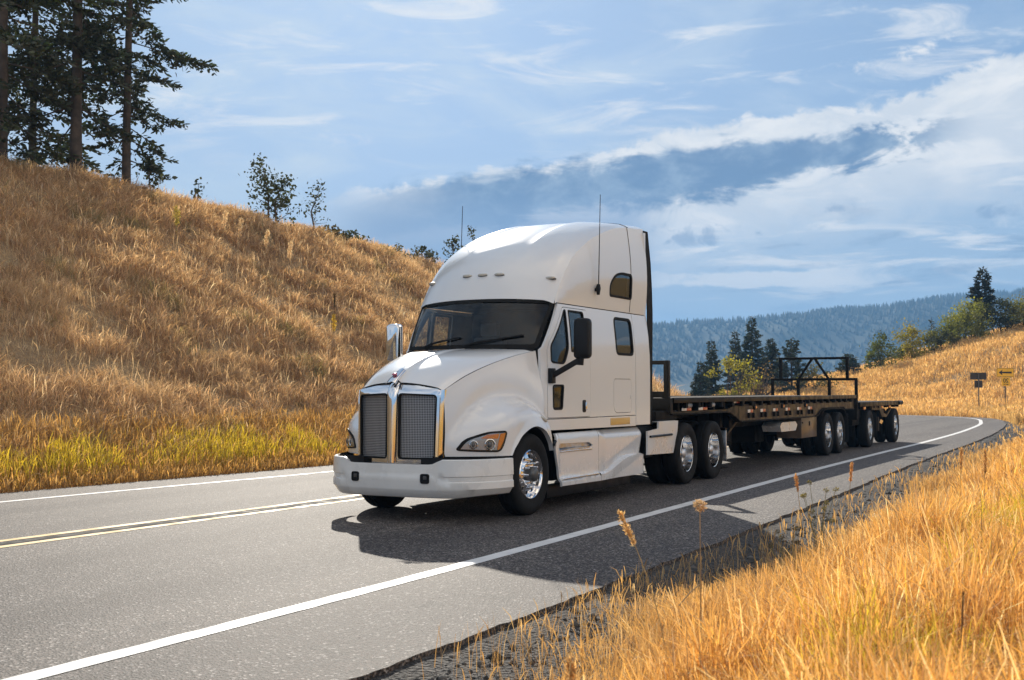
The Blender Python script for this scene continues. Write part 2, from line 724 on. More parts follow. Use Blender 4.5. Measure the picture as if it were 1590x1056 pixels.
# polished wheel tracks of both lanes
tr = None
for pc in (-5.0, -3.2, -.85, 1.05):
    dd = nt.m('ABSOLUTE', nt.sub(nt.add(P_, nt.mul(A_, .012)), pc))
    g_ = nt.ss(dd, .55, .1)
    tr = g_ if tr is None else nt.m('MAXIMUM', tr, g_)
patch = nt.noise(nt.xyz(P_, nt.mul(A_, .25), 3.0), .8, 4)
agg = nt.mix(nt.mul(nt.mul(tr, .8), nt.ss(patch, .25, .6)), agg, nt.mix(1.0, agg, (.68, .67, .68), 'MULTIPLY'))
# fine cracks and old sealed joints
ck = nt.n('ShaderNodeTexVoronoi', feature='DISTANCE_TO_EDGE')
ck.inputs['Scale'].default_value = .55
wv = nt.xyz(nt.add(P_, nt.mul(nt.noise(co, 2.5, 4), .9)), nt.add(nt.mul(A_, .45), nt.mul(nt.noise(co, 1.9, 4), .7)), 0.0)
nt.link(wv, ck.inputs['Vector'])
crk = nt.mul(nt.ss(ck.outputs['Distance'], .010, .003), nt.ss(nt.noise(co, .35, 3), .50, .60))
agg = nt.mix(nt.mul(crk, .75), agg, (.035, .033, .032))
stain = nt.mul(nt.ss(nt.noise(nt.xyz(P_, nt.mul(A_, .35), 9.0), 1.3, 5, .6), .58, .72), .35)
agg = nt.mix(stain, agg, nt.mix(1.0, agg, (.62, .62, .63), 'MULTIPLY'))
# oil drip and sealed rumble groove along the middle
dd = nt.m('ABSOLUTE', nt.add(P_, 2.22))
seal = nt.mul(nt.ss(dd, .17, .09), nt.ss(nt.noise(nt.xyz(nt.mul(P_, 8), nt.mul(A_, 1.6), 0.0), 1.0, 4), .34, .48))
agg = nt.mix(nt.mul(seal, .75), agg, (.03, .03, .032))
nt.link(agg, b.inputs['Base Color'])
nt.link(nt.add(nt.mul(stone, .12), .74), b.inputs['Roughness'])
b.inputs['Specular IOR Level'].default_value = .30
bp = nt.n('ShaderNodeBump')
bp.inputs['Strength'].default_value = .8
bp.inputs['Distance'].default_value = .006
nt.link(vo.outputs['Distance'], bp.inputs['Height'])
nt.link(bp.outputs[0], b.inputs['Normal'])

jit = lambda n, s: np.convolve(rng.normal(0, 1, n + 8), np.ones(4) / 4, 'same')[4:-4] * s
pe = np.array(spline([tuple(q) for q in PEP[::2]], 1500))
gl = np.array(spline([tuple(q) for q in GLP[::2]], 900))
pe = offs(pe, jit(1500, .022) + rng.normal(0, .005, 1500))
gl = offs(gl, jit(900, .03))
poly = [Vector((q[0], q[1], 0)) for q in pe] + [Vector((q[0], q[1], 0)) for q in gl[::-1]]
tris = tessellate_polygon([poly])
rv = [tuple(v) for v in poly]
n_ = len(rv)
rb = [(v[0], v[1], -.12) for v in rv]
rf = [tuple(t) for t in tris] + [(i, (i + 1) % n_, (i + 1) % n_ + n_, i + n_) for i in range(n_)]
o = MB().add(rv + rb, rf).build('road', m, None, smooth=0, kind='structure')
o.location = (OX, OY, 0)
o.rotation_euler = (0, 0, -YAW)


def line_mesh(name, pl, d0, d1, z, material):
    P = np.array(spline([tuple(q) for q in pl[::2]], 700))
    l_, r_ = offs(P, d0), offs(P, d1)
    l_ = l_ + rng.normal(0, .003, l_.shape)
    V = [(q[0], q[1], z) for q in l_] + [(q[0], q[1], z) for q in r_]
    k = len(P)
    Fq = [(i, i + k, i + k + 1, i + 1) for i in range(k - 1)]
    o = MB().add(V, Fq).build(name, material, None, smooth=0, recalc=False, kind='structure')
    o.location = (OX, OY, 0)
    o.rotation_euler = (0, 0, -YAW)
    return o


for nm, c in (('line_white', (.74, .73, .71)), ('line_yellow', (.70, .50, .20))):
    lm = MATS[nm]
    nt = NT(lm.node_tree)
    b = lm.node_tree.nodes['Principled BSDF']
    co = nt.coord()
    wear = nt.ss(nt.noise(co, 22, 5, .7), .60, .74)
    w2 = nt.ss(nt.noise(co, 1.5, 3), .3, .7)
    base = nt.mix(nt.ss(nt.noise(co, 3, 4), .3, .7), c, tuple(q * .86 for q in c))
    nt.link(nt.mix(nt.mul(wear, nt.add(nt.mul(w2, .5), .25)), base, (.14, .13, .12)), b.inputs['Base Color'])
line_mesh('edge_line', WRP, -.085, .085, .004, 'line_white')
line_mesh('edge_line', WLP, -.07, .07, .004, 'line_white')
line_mesh('centre_line', YLP, -.285, -.155, .004, 'line_yellow')
line_mesh('centre_line', YLP, .115, .245, .004, 'line_yellow')
line_mesh('centre_seal', YLP, -.115, .060, .003, 'tar_seal')

# ---- gravel shoulder: a strip that follows the bank, with loose stones on it
m = mat('gravel', (.06, .055, .05), .9)
nt = NT(m.node_tree)
b = m.node_tree.nodes['Principled BSDF']
co = nt.coord()
vo = nt.n('ShaderNodeTexVoronoi')
vo.inputs['Scale'].default_value = 38
nt.link(co, vo.inputs['Vector'])
vs_ = nt.n('ShaderNodeSeparateXYZ')
nt.link(vo.outputs['Color'], vs_.inputs[0])
g_ = nt.mix(nt.m('POWER', vs_.outputs[0], 2.0), (.014, .013, .012), (.10, .09, .08))
g_ = nt.mix(nt.ss(nt.noise(co, 2.2, 5), .50, .75), g_, (.07, .055, .038))
nt.link(g_, b.inputs['Base Color'])
bp = nt.n('ShaderNodeBump')
bp.inputs['Distance'].default_value = .02
nt.link(vo.outputs['Distance'], bp.inputs['Height'])
nt.link(bp.outputs[0], b.inputs['Normal'])
MATS['gravel'] = m
P = np.array(spline([tuple(q) for q in PEP[::2]], 500))
lv = []
wdt = 1.35 + jit(500, .5)
for f in np.linspace(0, 1, 9):
    q = offs(P, -.05 + wdt * f)
    x = OX + q[:, 0] * NX + q[:, 1] * DX
    y = OY + q[:, 0] * NY + q[:, 1] * DY
    lv.append(np.stack([x, y, np.maximum(np.minimum(terrain(x, y) + .014 + rng.normal(0, .006, len(x)), -.022 if f < .1 else 9), -.024 if f < .1 else (-.045 if f < .22 else -9)) - (.03 if f == 1 else 0)], 1))
V = np.concatenate(lv)
ii = np.arange(9 * 500).reshape(9, 500)
F = np.stack([ii[:-1, :-1], ii[1:, :-1], ii[1:, 1:], ii[:-1, 1:]], -1).reshape(-1, 4)
np_mesh('gravel_shoulder', V, F, 'gravel', kind='structure')
# loose stones
ico = bmesh.new()
bmesh.ops.create_icosphere(ico, subdivisions=1, radius=1)
IV = np.array([v.co[:] for v in ico.verts])
IF = np.array([[v.index for v in f.verts] for f in ico.faces])
ico.free()
NS = 16000
a_ = rng.uniform(0, 1, NS) ** 1.6 * 50 - 9.5
f_ = rng.uniform(-.05, 1.5, NS)
pp = np.interp(a_, PEP[:, 1][:330], PEP[:, 0][:330]) + f_
x = OX + pp * NX + a_ * DX
y = OY + pp * NY + a_ * DY
z = terrain(x, y) + .012
s_ = rng.lognormal(math.log(.0095), .55, NS).clip(.004, .04)
V = (IV[None] * s_[:, None, None] * rng.uniform(.6, 1.3, (NS, 1, 3)) * (1 + .25 * rng.normal(0, 1, (NS, len(IV), 1)).clip(-1, 1)))
V += np.stack([x, y, z], 1)[:, None]
F = (IF[None] + (np.arange(NS) * len(IV))[:, None, None]).reshape(-1, 3)
c = rng.uniform(.018, .13, NS)
cols = np.repeat(np.stack([c, c * .94, c * .86], 1), len(IV), 0)
sm_ = bpy.data.materials.new('stones')
sm_.use_nodes = True
nt = NT(sm_.node_tree)
at = nt.n('ShaderNodeAttribute', attribute_name='col')
nt.link(at.outputs['Color'], sm_.node_tree.nodes['Principled BSDF'].inputs['Base Color'])
sm_.node_tree.nodes['Principled BSDF'].inputs['Roughness'].default_value = .85
np_mesh('loose_gravel', V.reshape(-1, 3), F, sm_, smooth=False, cols=cols, kind='stuff')

# ---- far wooded mountain
MY0 = 1900.0
rx = [-3000, -900, -300, 245, 330, 440, 530, 660, 740, 880, 1100, 1700, 3000]
rz = [60, 70, 80, 97, 104, 112, 130, 141, 150, 162, 176, 160, 120]
mx = np.linspace(-2600, 2800, 300)
my = np.linspace(1250, 2700, 70)
MX, MYY = np.meshgrid(mx, my)


def mtn(x, y):
    h = np.interp(x, rx, rz)
    t = sstep(y, 1250, MY0)
    n = 14 * np.sin(x * .011 + y * .004) * np.cos(y * .009 - x * .003) + 7 * np.sin(x * .031 - y * .017) + 3.5 * np.sin(x * .083 + 1.7) * np.cos(y * .06)
    back = 1 - .25 * sstep(y, MY0 + 50, 2700)
    return -6 + (h + 6) * t ** .9 * back + n * t * (1 - .75 * sstep(np.abs(y - MY0), 250, 0))


F = np.arange(300 * 70).reshape(70, 300)
F = np.stack([F[:-1, :-1], F[:-1, 1:], F[1:, 1:], F[1:, :-1]], -1).reshape(-1, 4)
m = mat('mountain_ground', (.03, .045, .025), 1.0)
nt = NT(m.node_tree)
b = m.node_tree.nodes['Principled BSDF']
co = nt.coord()
nt.link(nt.mix(nt.ss(nt.noise(co, .006, 6, .6), .45, .6), (.018, .030, .016), (.06, .07, .035)), b.inputs['Base Color'])
np_mesh('mountain', np.stack([MX.ravel(), MYY.ravel(), mtn(MX, MYY).ravel()], 1), F, m, kind='structure')
NTR = 9000
x = rng.uniform(150, 1350, NTR)
y = MY0 + 60 - rng.uniform(0, 1, NTR) ** 1.4 * 560
keep = (np.sin(x * .013) + np.cos(y * .02 + x * .004) + rng.normal(0, .8, NTR)) > -1.1
x, y = x[keep], y[keep]
n_ = len(x)
z = mtn(x, y)
h = rng.uniform(6, 13, n_)
r = h * rng.uniform(.16, .26, n_)
k = 6
ang = np.arange(k) * 2 * math.pi / k
ringv = np.stack([np.cos(ang), np.sin(ang), np.zeros(k)], 1)
V = np.concatenate([ringv[None] * r[:, None, None], np.tile(np.array([[[0, 0, 1.0]]]), (n_, 1, 1)) * h[:, None, None]], 1)
V[:, :k, 2] += h[:, None] * .08
V += np.stack([x, y, z - 1], 1)[:, None]
F = np.array([[i, (i + 1) % k, k] for i in range(k)])
F = (F[None] + (np.arange(n_) * (k + 1))[:, None, None]).reshape(-1, 3)
c = rng.uniform(.6, 1.3, n_)
cols = np.repeat(np.stack([c * .022, c * .036, c * .020], 1), k + 1, 0)
np_mesh('distant_forest', V.reshape(-1, 3), F, 'needles', smooth=False, cols=cols, kind='stuff')

# ================================================================== the tractor
truck = thing('semi_truck', 'white long-nose semi tractor with high roof sleeper and chrome grille', 'truck', (OX, OY, 0), -YAW)
sgn = (1, -1)


def XC(a, z):            # outer face of the cab side
    x = 1.14 - .075 * np.clip((z - 1.85) / .9, 0, 1) ** 2
    return float(x - .09 * np.clip((.95 - a) / .45, 0, 1) ** 1.5)


WIN1 = rpoly([(.69, 1.93), (.69, 2.16), (1.12, 2.665), (1.175, 2.665), (1.175, 2.13), (1.03, 1.915)], [.06, .05, .06, .03, .08, .09])
WIN2 = rpoly([(1.245, 2.09), (1.245, 2.665), (1.74, 2.665), (1.74, 2.09)], [.03, .03, .05, .05])
VENT = rpoly([(.735, 1.31), (.725, 1.645), (1.01, 1.645), (.965, 1.31)], .05)
SWIN = rpoly([(2.79, 2.09), (2.79, 2.655), (3.46, 2.655), (3.46, 2.09)], .11)
HATCH = rpoly([(2.68, 1.235), (2.68, 1.74), (3.35, 1.74), (3.35, 1.235)], [.14, .07, .07, .07])
HANDLE = rpoly([(1.595, 1.27), (1.595, 1.43), (1.705, 1.43), (1.705, 1.27)], .03)
DOOR = rpoly([(.625, 1.20), (.615, 2.11), (.665, 2.20), (1.075, 2.70), (1.865, 2.70), (1.865, 1.20)], [.03, .05, .08, .06, .04, .03])
CABSIDE = [(.51, 1.195), (.495, 2.10), (.56, 2.14), (.96, 2.735), (3.52, 2.735), (3.52, 1.195)]

for s in sgn:
    mir = s < 0
    MB().plate(CABSIDE, [DOOR, SWIN, HATCH], XC, .035, .16).mirror(mir).build('cab_side', 'white_paint', truck)
    MB().plate([(.56, 1.045), (.54, 1.185), (3.52, 1.185), (3.52, 1.03)], [], XC, .035, .4).mirror(mir).build('rocker_panel', 'white_paint', truck)
    door = MB().plate(offset_poly(DOOR, -.008), [WIN1, WIN2, VENT, HANDLE], lambda a, z: XC(a, z) + .002, .04, .16).mirror(mir).build('door', 'white_paint', truck)
    for nm, wn in (('quarter_window', WIN1), ('door_window', WIN2), ('vent_window', VENT)):
        w_ = MB().plate(offset_poly(wn, -.004), [], lambda a, z: XC(a, z) - .012, .006, .16).mirror(mir).build(nm, 'side_glass', door)
        MB().plate(offset_poly(wn, .002), [offset_poly(wn, -.022)], lambda a, z: XC(a, z) + .006, .03, .16).mirror(mir).build('window_seal', 'rubber', door)
    MB().box(.0, .03, 1.655, 1.69, 1.30, 1.405, .008).add([], []).build('door_handle', 'chrome', door)
    hd = door.children[-1] if False else [c for c in door.children if c.name.startswith('door_handle')][-1]
    hd.location = (1.142 if s > 0 else -1.172, 0, 0)
    MB().plate(offset_poly(HANDLE, .006), [], lambda a, z: XC(a, z) + .004, .02).mirror(mir).build('handle_recess', 'black_plastic', door)
    MB().plate(offset_poly(SWIN, -.004), [], lambda a, z: XC(a, z) - .012, .006, .16).mirror(mir).build('sleeper_window', 'side_glass', truck)
    MB().plate(offset_poly(SWIN, .002), [offset_poly(SWIN, -.035)], lambda a, z: XC(a, z) + .006, .03, .16).mirror(mir).build('sleeper_window_seal', 'rubber', truck)
    h_ = MB().plate(offset_poly(HATCH, -.007), [], lambda a, z: XC(a, z) + .001, .03).mirror(mir).build('luggage_hatch', 'white_paint', truck)
    MB().box(XC(3.3, 1.45) - .01, XC(3.3, 1.45) + .006, 3.305, 3.32, 1.44, 1.50, .003).mirror(mir).build('latch', 'alloy_dull', h_)
    MB().box(1.125, 1.147, 2.56, 3.28, 1.062, 1.165, .006).mirror(mir).build('side_reflector_panel', 'amber_panel', truck)
    # rear extender of the sleeper
    MB().plate([(3.532, 1.04), (3.532, 2.735), (4.12, 2.735), (4.10, 1.04)], [], lambda a, z: XC(a, z) + .002, .035, .3).mirror(mir).build('sleeper_extender', 'white_paint', truck)
    MB().plate([(4.112, 1.04), (4.132, 2.74), (4.132, 3.6), (4.11, 4.09), (4.28, 4.09), (4.34, 3.6), (4.34, 2.7), (4.29, 1.04)], [], lambda a, z: 1.10 - .05 * max(0, (z - 3.0)), .02, .4).mirror(mir).build('rubber_gap_seal', 'rubber', truck)
    # inner lining so that the cab is dark inside
    inset = offset_poly([(.62, 1.2), (.6, 2.12), (1.0, 2.70), (3.5, 2.70), (3.5, 1.2)], -.004)
    MB().plate(inset, [offset_poly(WIN1, .015), offset_poly(WIN2, .012), offset_poly(VENT, .015), offset_poly(SWIN, .015)], lambda a, z: XC(a, z) - .048, .008, .3).mirror(mir).build('cab_lining', 'interior_dark', truck)

# back wall, floor, ceiling lining
MB().box(-1.08, 1.08, 4.06, 4.10, 1.05, 4.05).build('sleeper_back_wall', 'white_paint', truck)
MB().box(-1.05, 1.05, .55, 4.05, 1.10, 1.16).box(-1.0, 1.0, .95, 3.9, 2.745, 2.77).box(-1.05, 1.05, 2.30, 2.33, 1.16, 2.745).build('cab_interior_shell', 'interior_dark', truck)
MB().box(-1.0, 1.0, .50, .95, 1.55, 1.98, .08).box(-1.0, 1.0, .42, .62, 1.16, 1.6).build('dashboard', 'interior_dark', truck)
wl = MB()
ring = [(-.48 + .23 * math.cos(q), 1.02 + .07 * math.sin(q), 1.95 + .20 * math.sin(q)) for q in np.linspace(0, 2 * math.pi, 25)]
wl.tube(ring, .016, 8, False)
wl.tube([(-.70, 1.02, 1.95), (-.26, 1.02, 1.95)], .018).tube([(-.48, 1.02, 1.95), (-.48, .8, 1.8)], .03)
wl.build('steering_wheel', 'interior_grey', truck)
for x in (-.52, .52):
    MB().box(x - .26, x + .26, 1.45, 1.95, 1.5, 1.64, .05).box(x - .25, x + .25, 1.86, 2.02, 1.6, 2.35, .06).box(x - .14, x + .14, 1.88, 2.0, 2.36, 2.56, .05).build('seat', 'interior_grey' if x < 0 else 'interior_dark', truck)

# ---- windshield
WB = lambda x: (.24 + .26 * (x / 1.0) ** 2, 2.118)
WT = lambda x: (.60 + .33 * (x / 1.055) ** 2, 2.785 - .035 * (x / 1.05) ** 2)


def ws(u, v, off=0.0):
    xb, xt = u * 1.0, u * 1.055
    ab, zb = WB(xb)
    at, zt = WT(xt)
    bow = .02 * math.sin(math.pi * v)
    return (xb + (xt - xb) * v, ab + (at - ab) * v - bow - off, zb + (zt - zb) * v + off * .5)


MB().grid([[ws(u, v) for u in np.linspace(-1, 1, 33)] for v in np.linspace(0, 1, 9)]).build('windshield', 'windshield_glass', truck, smooth=180)
wo = rpoly([(-1, 0), (-1, 1), (1, 1), (1, 0)], 0.0, 1)
wi = rpoly([(-.955, .075), (-.955, .955), (.955, .955), (.955, .075)], .06, 5)
sm = MB()
polys = [[Vector((q[0], q[1], 0)) for q in [(-1.0, -.01), (-1.0, 1.01), (1.0, 1.01), (1.0, -.01)]], [Vector((q[0], q[1], 0)) for q in wi]]
bm = bmesh.new()
flat = [v for pl in polys for v in pl]
bv = [bm.verts.new(v) for v in flat]
for t in tessellate_polygon(polys):
    bm.faces.new([bv[i] for i in t])
for k in np.arange(-.95, 1, .06):
    bmesh.ops.bisect_plane(bm, geom=bm.verts[:] + bm.edges[:] + bm.faces[:], plane_co=(k, 0, 0), plane_no=(1, 0, 0), dist=1e-5)
for k in np.arange(.1, 1, .12):
    bmesh.ops.bisect_plane(bm, geom=bm.verts[:] + bm.edges[:] + bm.faces[:], plane_co=(0, k, 0), plane_no=(0, 1, 0), dist=1e-5)
for v in bm.verts:
    v.co = Vector(ws(v.co.x, v.co.y, .012))
sm.bm(bm)
sm.build('windshield_seal', 'rubber', truck)
for x0, x1, v1, ba, bb in ((-.66, -.32, .15, (-.57, .085), (-.05, .225)), (.02, .44, .16, (.09, .07), (.80, .26))):
    # each wiper: pivot at the cowl, arm and blade lying on the glass
    p0, p1 = ws(x0, .03, .03), ws(x1, v1, .035)
    wp = MB().tube([p0, ((p0[0] + p1[0]) / 2, (p0[1] + p1[1]) / 2 - .02, (p0[2] + p1[2]) / 2 + .01), p1], .011, 6)
    wp.tube([ws(ba[0] + (bb[0] - ba[0]) * t, ba[1] + (bb[1] - ba[1]) * t, .022) for t in (0, .25, .5, .75, 1)], .013, 6)
    wp.build('wiper', 'black_plastic', truck)

# ---- roof fairing
EV = spline([(.875, 2.765), (1.11, 3.10), (1.45, 3.43), (1.9, 3.68), (2.4, 3.87), (3.1, 4.05), (4.11, 4.15)], 30)
CV = spline([(.62, 2.805), (.77, 3.10), (1.06, 3.42), (1.5, 3.71), (2.05, 3.94), (2.85, 4.13), (4.11, 4.22)], 30)
us = [-1, -.985, -.95, -.88, -.75, -.6, -.47, -.43, -.39, -.3, -.15, 0, .15, .3, .39, .43, .47, .6, .75, .88, .95, .985, 1]
rows = []
for i in range(30):
    e, c = EV[i], CV[i]
    t = i / 29
    row = []
    xe = 1.055 - .03 * t
    for u in us:
        k = abs(u) ** 2.6
        a, z = c[0] + (e[0] - c[0]) * u * u, c[1] + (e[1] - c[1]) * k
        dep = .036 * sstep(t, .12, .5) * (1 - .3 * t)
        if abs(u) < .45:
            tr_ = 1 - sstep(abs(u), .38, .46)
            z -= dep * tr_ * .75
            a += dep * tr_ * .75 * (1 - t)
        rnd = sstep(abs(u), .86, 1.0)
        z -= .035 * rnd * rnd
        row.append((u * xe, float(a), float(z)))
    rows.append(row)
fair = MB().grid(rows)
# side walls of the fairing, down to the seam above the doors; the round sleeper window is set in the near and far wall
RW = rpoly([(2.66, 2.95), (2.64, 3.12), (2.82, 3.28), (3.08, 3.335), (3.45, 3.335), (3.49, 3.29), (3.49, 2.95)], [.05, .16, .16, .1, .06, .06, .06])
edge = [(r[-1][1], r[-1][2]) for r in rows]
out = [(.93, 2.748)] + edge + [(4.11, 2.748)]


def XF(a, z):
    ze = float(np.interp(a, [q[0] for q in edge], [q[1] for q in edge]))
    lo = XC(max(a, .95), 2.74)
    t = np.clip((z - 2.748) / max(ze - 2.748, .02), 0, 1)
    xt = float(np.interp(a, [q[0] for q in edge], [r[-1][0] for r in rows]))
    bul = .045 * math.sin(math.pi * t) * min(1, (ze - 2.748) / .8)
    return float(lo + (xt - lo) * t ** 1.5 + bul)


for s in sgn:
    MB().plate(out, [RW], XF, 0, .14).mirror(s < 0).build('fairing_side', 'white_paint', truck, smooth=50)
    MB().plate(offset_poly(RW, .004), [], lambda a, z: XF(a, z) - .008, .006, .2).mirror(s < 0).build('bunk_window', 'side_glass', truck)
    MB().plate(offset_poly(RW, .006), [offset_poly(RW, -.03)], lambda a, z: XF(a, z) + .006, .03, .2).mirror(s < 0).build('bunk_window_seal', 'rubber', truck)
    MB().plate([(2.5, 2.8), (2.5, 3.4), (3.6, 3.4), (3.6, 2.8)], [], lambda a, z: XF(a, z) - .12, .01).mirror(s < 0).build('bunk_curtain', 'interior_dark', truck)
fair.build('roof_fairing', 'white_paint', truck, smooth=40)
# thin panel joint between fairing and its rear section
jr = rows[24]
MB().tube([(p[0] * 1.001, p[1] + .02, p[2] + .0035) for p in jr], .004, 5).tube([(XF(jr[-1][1], z) + .003, jr[-1][1] - .03, z) for z in np.linspace(2.76, jr[-1][2], 14)], .004, 5).build('roof_joint', 'rubber', truck)

# marker lights along the brow
for x in (-.93, -.25, 0, .25, .93):
    u = x / 1.045
    i = 3
    k = abs(u) ** 2.6
    a = CV[i][0] + (EV[i][0] - CV[i][0]) * u * u
    z = CV[i][1] + (EV[i][1] - CV[i][1]) * k
    if abs(u) > .86:
        z -= .035 * float(sstep(abs(u), .86, 1.0)) ** 2
    bm = bmesh.new()
    bmesh.ops.create_uvsphere(bm, u_segments=14, v_segments=8, radius=1)
    for v in bm.verts:
        v.co = Vector((x + v.co.x * .075, a - .012 + v.co.y * .045, z - .008 + v.co.z * .022))
    ml = MB().bm(bm).build('marker_light', 'marker_lens', truck, smooth=180)
    bm = bmesh.new()
    bmesh.ops.create_uvsphere(bm, u_segments=14, v_segments=8, radius=1)
    for v in bm.verts:
        v.co = Vector((x + v.co.x * .085, a + .004 + v.co.y * .04, z - .022 + v.co.z * .018))
    MB().bm(bm).build('marker_base', 'lamp_dark', ml, smooth=180)

# antennas, one on each side of the fairing
for s in sgn:
    ax = XF(2.13, 3.05)
    an = MB().tube([(s * (ax + .045), 2.14, 3.0), (s * (ax + .05), 2.16, 3.6), (s * (ax + .05), 2.2, 4.38)], [.009, .007, .005], 6).build('antenna', 'black_plastic', truck)
    MB().tube([(s * (ax + .045), 2.13, 2.93), (s * (ax + .045), 2.13, 3.02), (s * (ax + .045), 2.14, 3.08)], [.022, .04, .026], 8).box(s * (ax - .01) if s > 0 else -ax - .05, s * (ax + .05) if s > 0 else -ax + .01, 2.11, 2.16, 2.98, 3.03, .004).build('antenna_mount', 'black_plastic', an)

# ---- hood
E = spline([(-1.2, 1.585, .60), (-.85, 1.755, .68), (-.4, 1.91, .78), (.1, 2.035, .885), (.495, 2.105, .985)], 22)
C_ = spline([(-1.33, 1.665), (-1.08, 1.825), (-.68, 1.975), (-.2, 2.075), (.215, 2.115)], 22)
uh = [0, .03, .055, .075, .10, .14, .25, .4, .55, .7, .82, .9, .955, .985, 1]
uh = [-u for u in uh[:0:-1]] + uh
rows = []
for i in range(22):
    t = i / 21
    row = []
    for u in uh:
        e, c = E[i], C_[i]
        k = abs(u) ** 2.2
        z = c[1] + (e[1] - c[1]) * k
        z -= .018 * float(sstep(abs(u), .86, 1.0)) ** 2
        a = c[0] + (e[0] - c[0]) * u * u
        x = u * e[2]
        rid = (1 - float(sstep(abs(x), .04, .085)))
        z += .030 * rid * (1 - .75 * t)
        row.append((x, a, z))
    rows.append(row)
MB().grid(rows).build('hood', 'white_paint', truck, smooth=50)
HE = [(r[-1][1], r[-1][2]) for r in rows]

# hood side and wheel arch in one skin
XFa = [-1.2, -1.1, -1.0, -.9, -.8, -.7, -.6, -.45, 0, .5]
XFx = [.60, .745, .875, .99, 1.08, 1.145, 1.185, 1.21, 1.22, 1.20]
ZTa = [-1.2, -1.0, -.8, -.6, -.35, 0, .25, .55]
ZTz = [.97, 1.15, 1.30, 1.41, 1.475, 1.48, 1.41, 1.20]


def XH(a, z):
    tt = np.clip((a + 1.2) / 1.7, 0, 1)
    f = .60 + (1.585 - z) * .02
    r = .985 + .115 * sstep(2.1 - z, 0, .75)
    zt = 1.585 + (2.11 - 1.585) * tt
    wall = f + (r - f) * tt ** .92 + .02 * math.sin(math.pi * np.clip((zt - z) / .8, 0, 1)) * (1 - tt)
    xf = np.interp(a, XFa, XFx)
    top = np.interp(a, ZTa, ZTz)
    w_ = np.interp(a, [-1.2, -.7, 0, .5], [.16, .30, .40, .36])
    u = np.clip((top - z) / w_, 0, 1)
    k = .94 * (1 - (1 - u) ** 3.2) + .06 * sstep(u, 0, 1)
    wall -= .035 * math.exp(-((z - top - .04) / .16) ** 2) * float(sstep(a, -1.15, -.6)) * float(sstep(a, .5, .2))
    x = wall + max(0, xf - wall) * k
    return float(x)


LIP = spline([(-.575, .775), (-.51, .87), (-.33, 1.02), (-.01, 1.115), (.30, 1.05), (.48, .90), (.535, .79)], 64)
BP = [(-.66, .775), (-.9, .775), (-1.2, .775), (-1.2, 1.2)] + HE[0:1] + HE[1:-1] + [HE[-1], (.503, 1.7), (.51, 1.2), (.545, .80)]
# resample the outer boundary by length, keeping its corners
BPn = [np.array(q) for q in BP]
cum = np.concatenate([[0], np.cumsum([np.linalg.norm(BPn[i + 1] - BPn[i]) for i in range(len(BPn) - 1)])])
tgt = np.linspace(0, 1, 64)
# spread: fewer samples on the bottom edge
bt = np.interp(tgt, [0, .18, .42, .78, 1], [0, cum[2], cum[4], cum[-4], cum[-1]])
BX = np.interp(bt, cum, [q[0] for q in BPn])
BZ = np.interp(bt, cum, [q[1] for q in BPn])
for s in sgn:
    g = []
    for rr in np.linspace(0, 1, 30) ** 1.25:
        row = []
        for i in range(64):
            a = LIP[i][0] + (BX[i] - LIP[i][0]) * rr
            z = LIP[i][1] + (BZ[i] - LIP[i][1]) * rr
            x = XH(a, z)
            if rr < .12:
                x += .018 * (1 - rr / .12)
            row.append((s * x, a, z))
        g.append(row)
    # inner return of the arch lip
    g.insert(0, [(p[0] - s * .06, p[1], p[2] - .004) for p in g[0]])
    MB().grid(g).build('hood_side_and_fender', 'white_paint', truck, smooth=60)
    MB().grid([[(s * x, p[0] * sc, (p[1] - .5) * sc + .5) for p in LIP] for x, sc in ((1.16, 1.0), (.62, 1.0))]).build('wheel_well', 'black_plastic', truck)
    MB().box(s * .60, s * .63, -.55, .55, .6, 1.3).build('inner_fender', 'black_plastic', truck)
    # small side lamp on the rear slope of the arch
    bm = bmesh.new()
    bmesh.ops.create_uvsphere(bm, u_segments=14, v_segments=8, radius=1)
    for v in bm.verts:
        v.co = Vector((s * (XH(.33, 1.19) + .004) + v.co.x * .02, .33 + v.co.y * .09, 1.2 + v.co.z * .03 - v.co.y * .03))
    MB().bm(bm).build('side_marker_light', 'marker_lens', truck, smooth=180)

# cowl under the glass, dark engine bay filler so that no light leaks through
MB().grid([[(x, WB(x)[0] - d_, 2.11 - .03 * k) for x in np.linspace(-.98, .98, 21)] for d_, k in ((-.05, 0), (.05, 0), (.06, 1))]).build('cowl', 'black_plastic', truck)
MB().box(-.55, .55, -1.1, .5, .75, 1.5, .1).box(-.80, .80, -.1, .50, 1.25, 1.80, .05).build('engine_block', 'black_plastic', truck)

# ---- headlights
HLP = rpoly([(-1.105, .855), (-1.045, .975), (-.86, 1.06), (-.655, 1.07), (-.70, .93), (-.745, .835), (-.95, .842)], [.02, .06, .06, .04, .04, .04, .02], 4)


def hl_in(f):
    """points of the lamp outline between two fractions of its length along a"""
    return [q for q in HLP if f(q[0])]


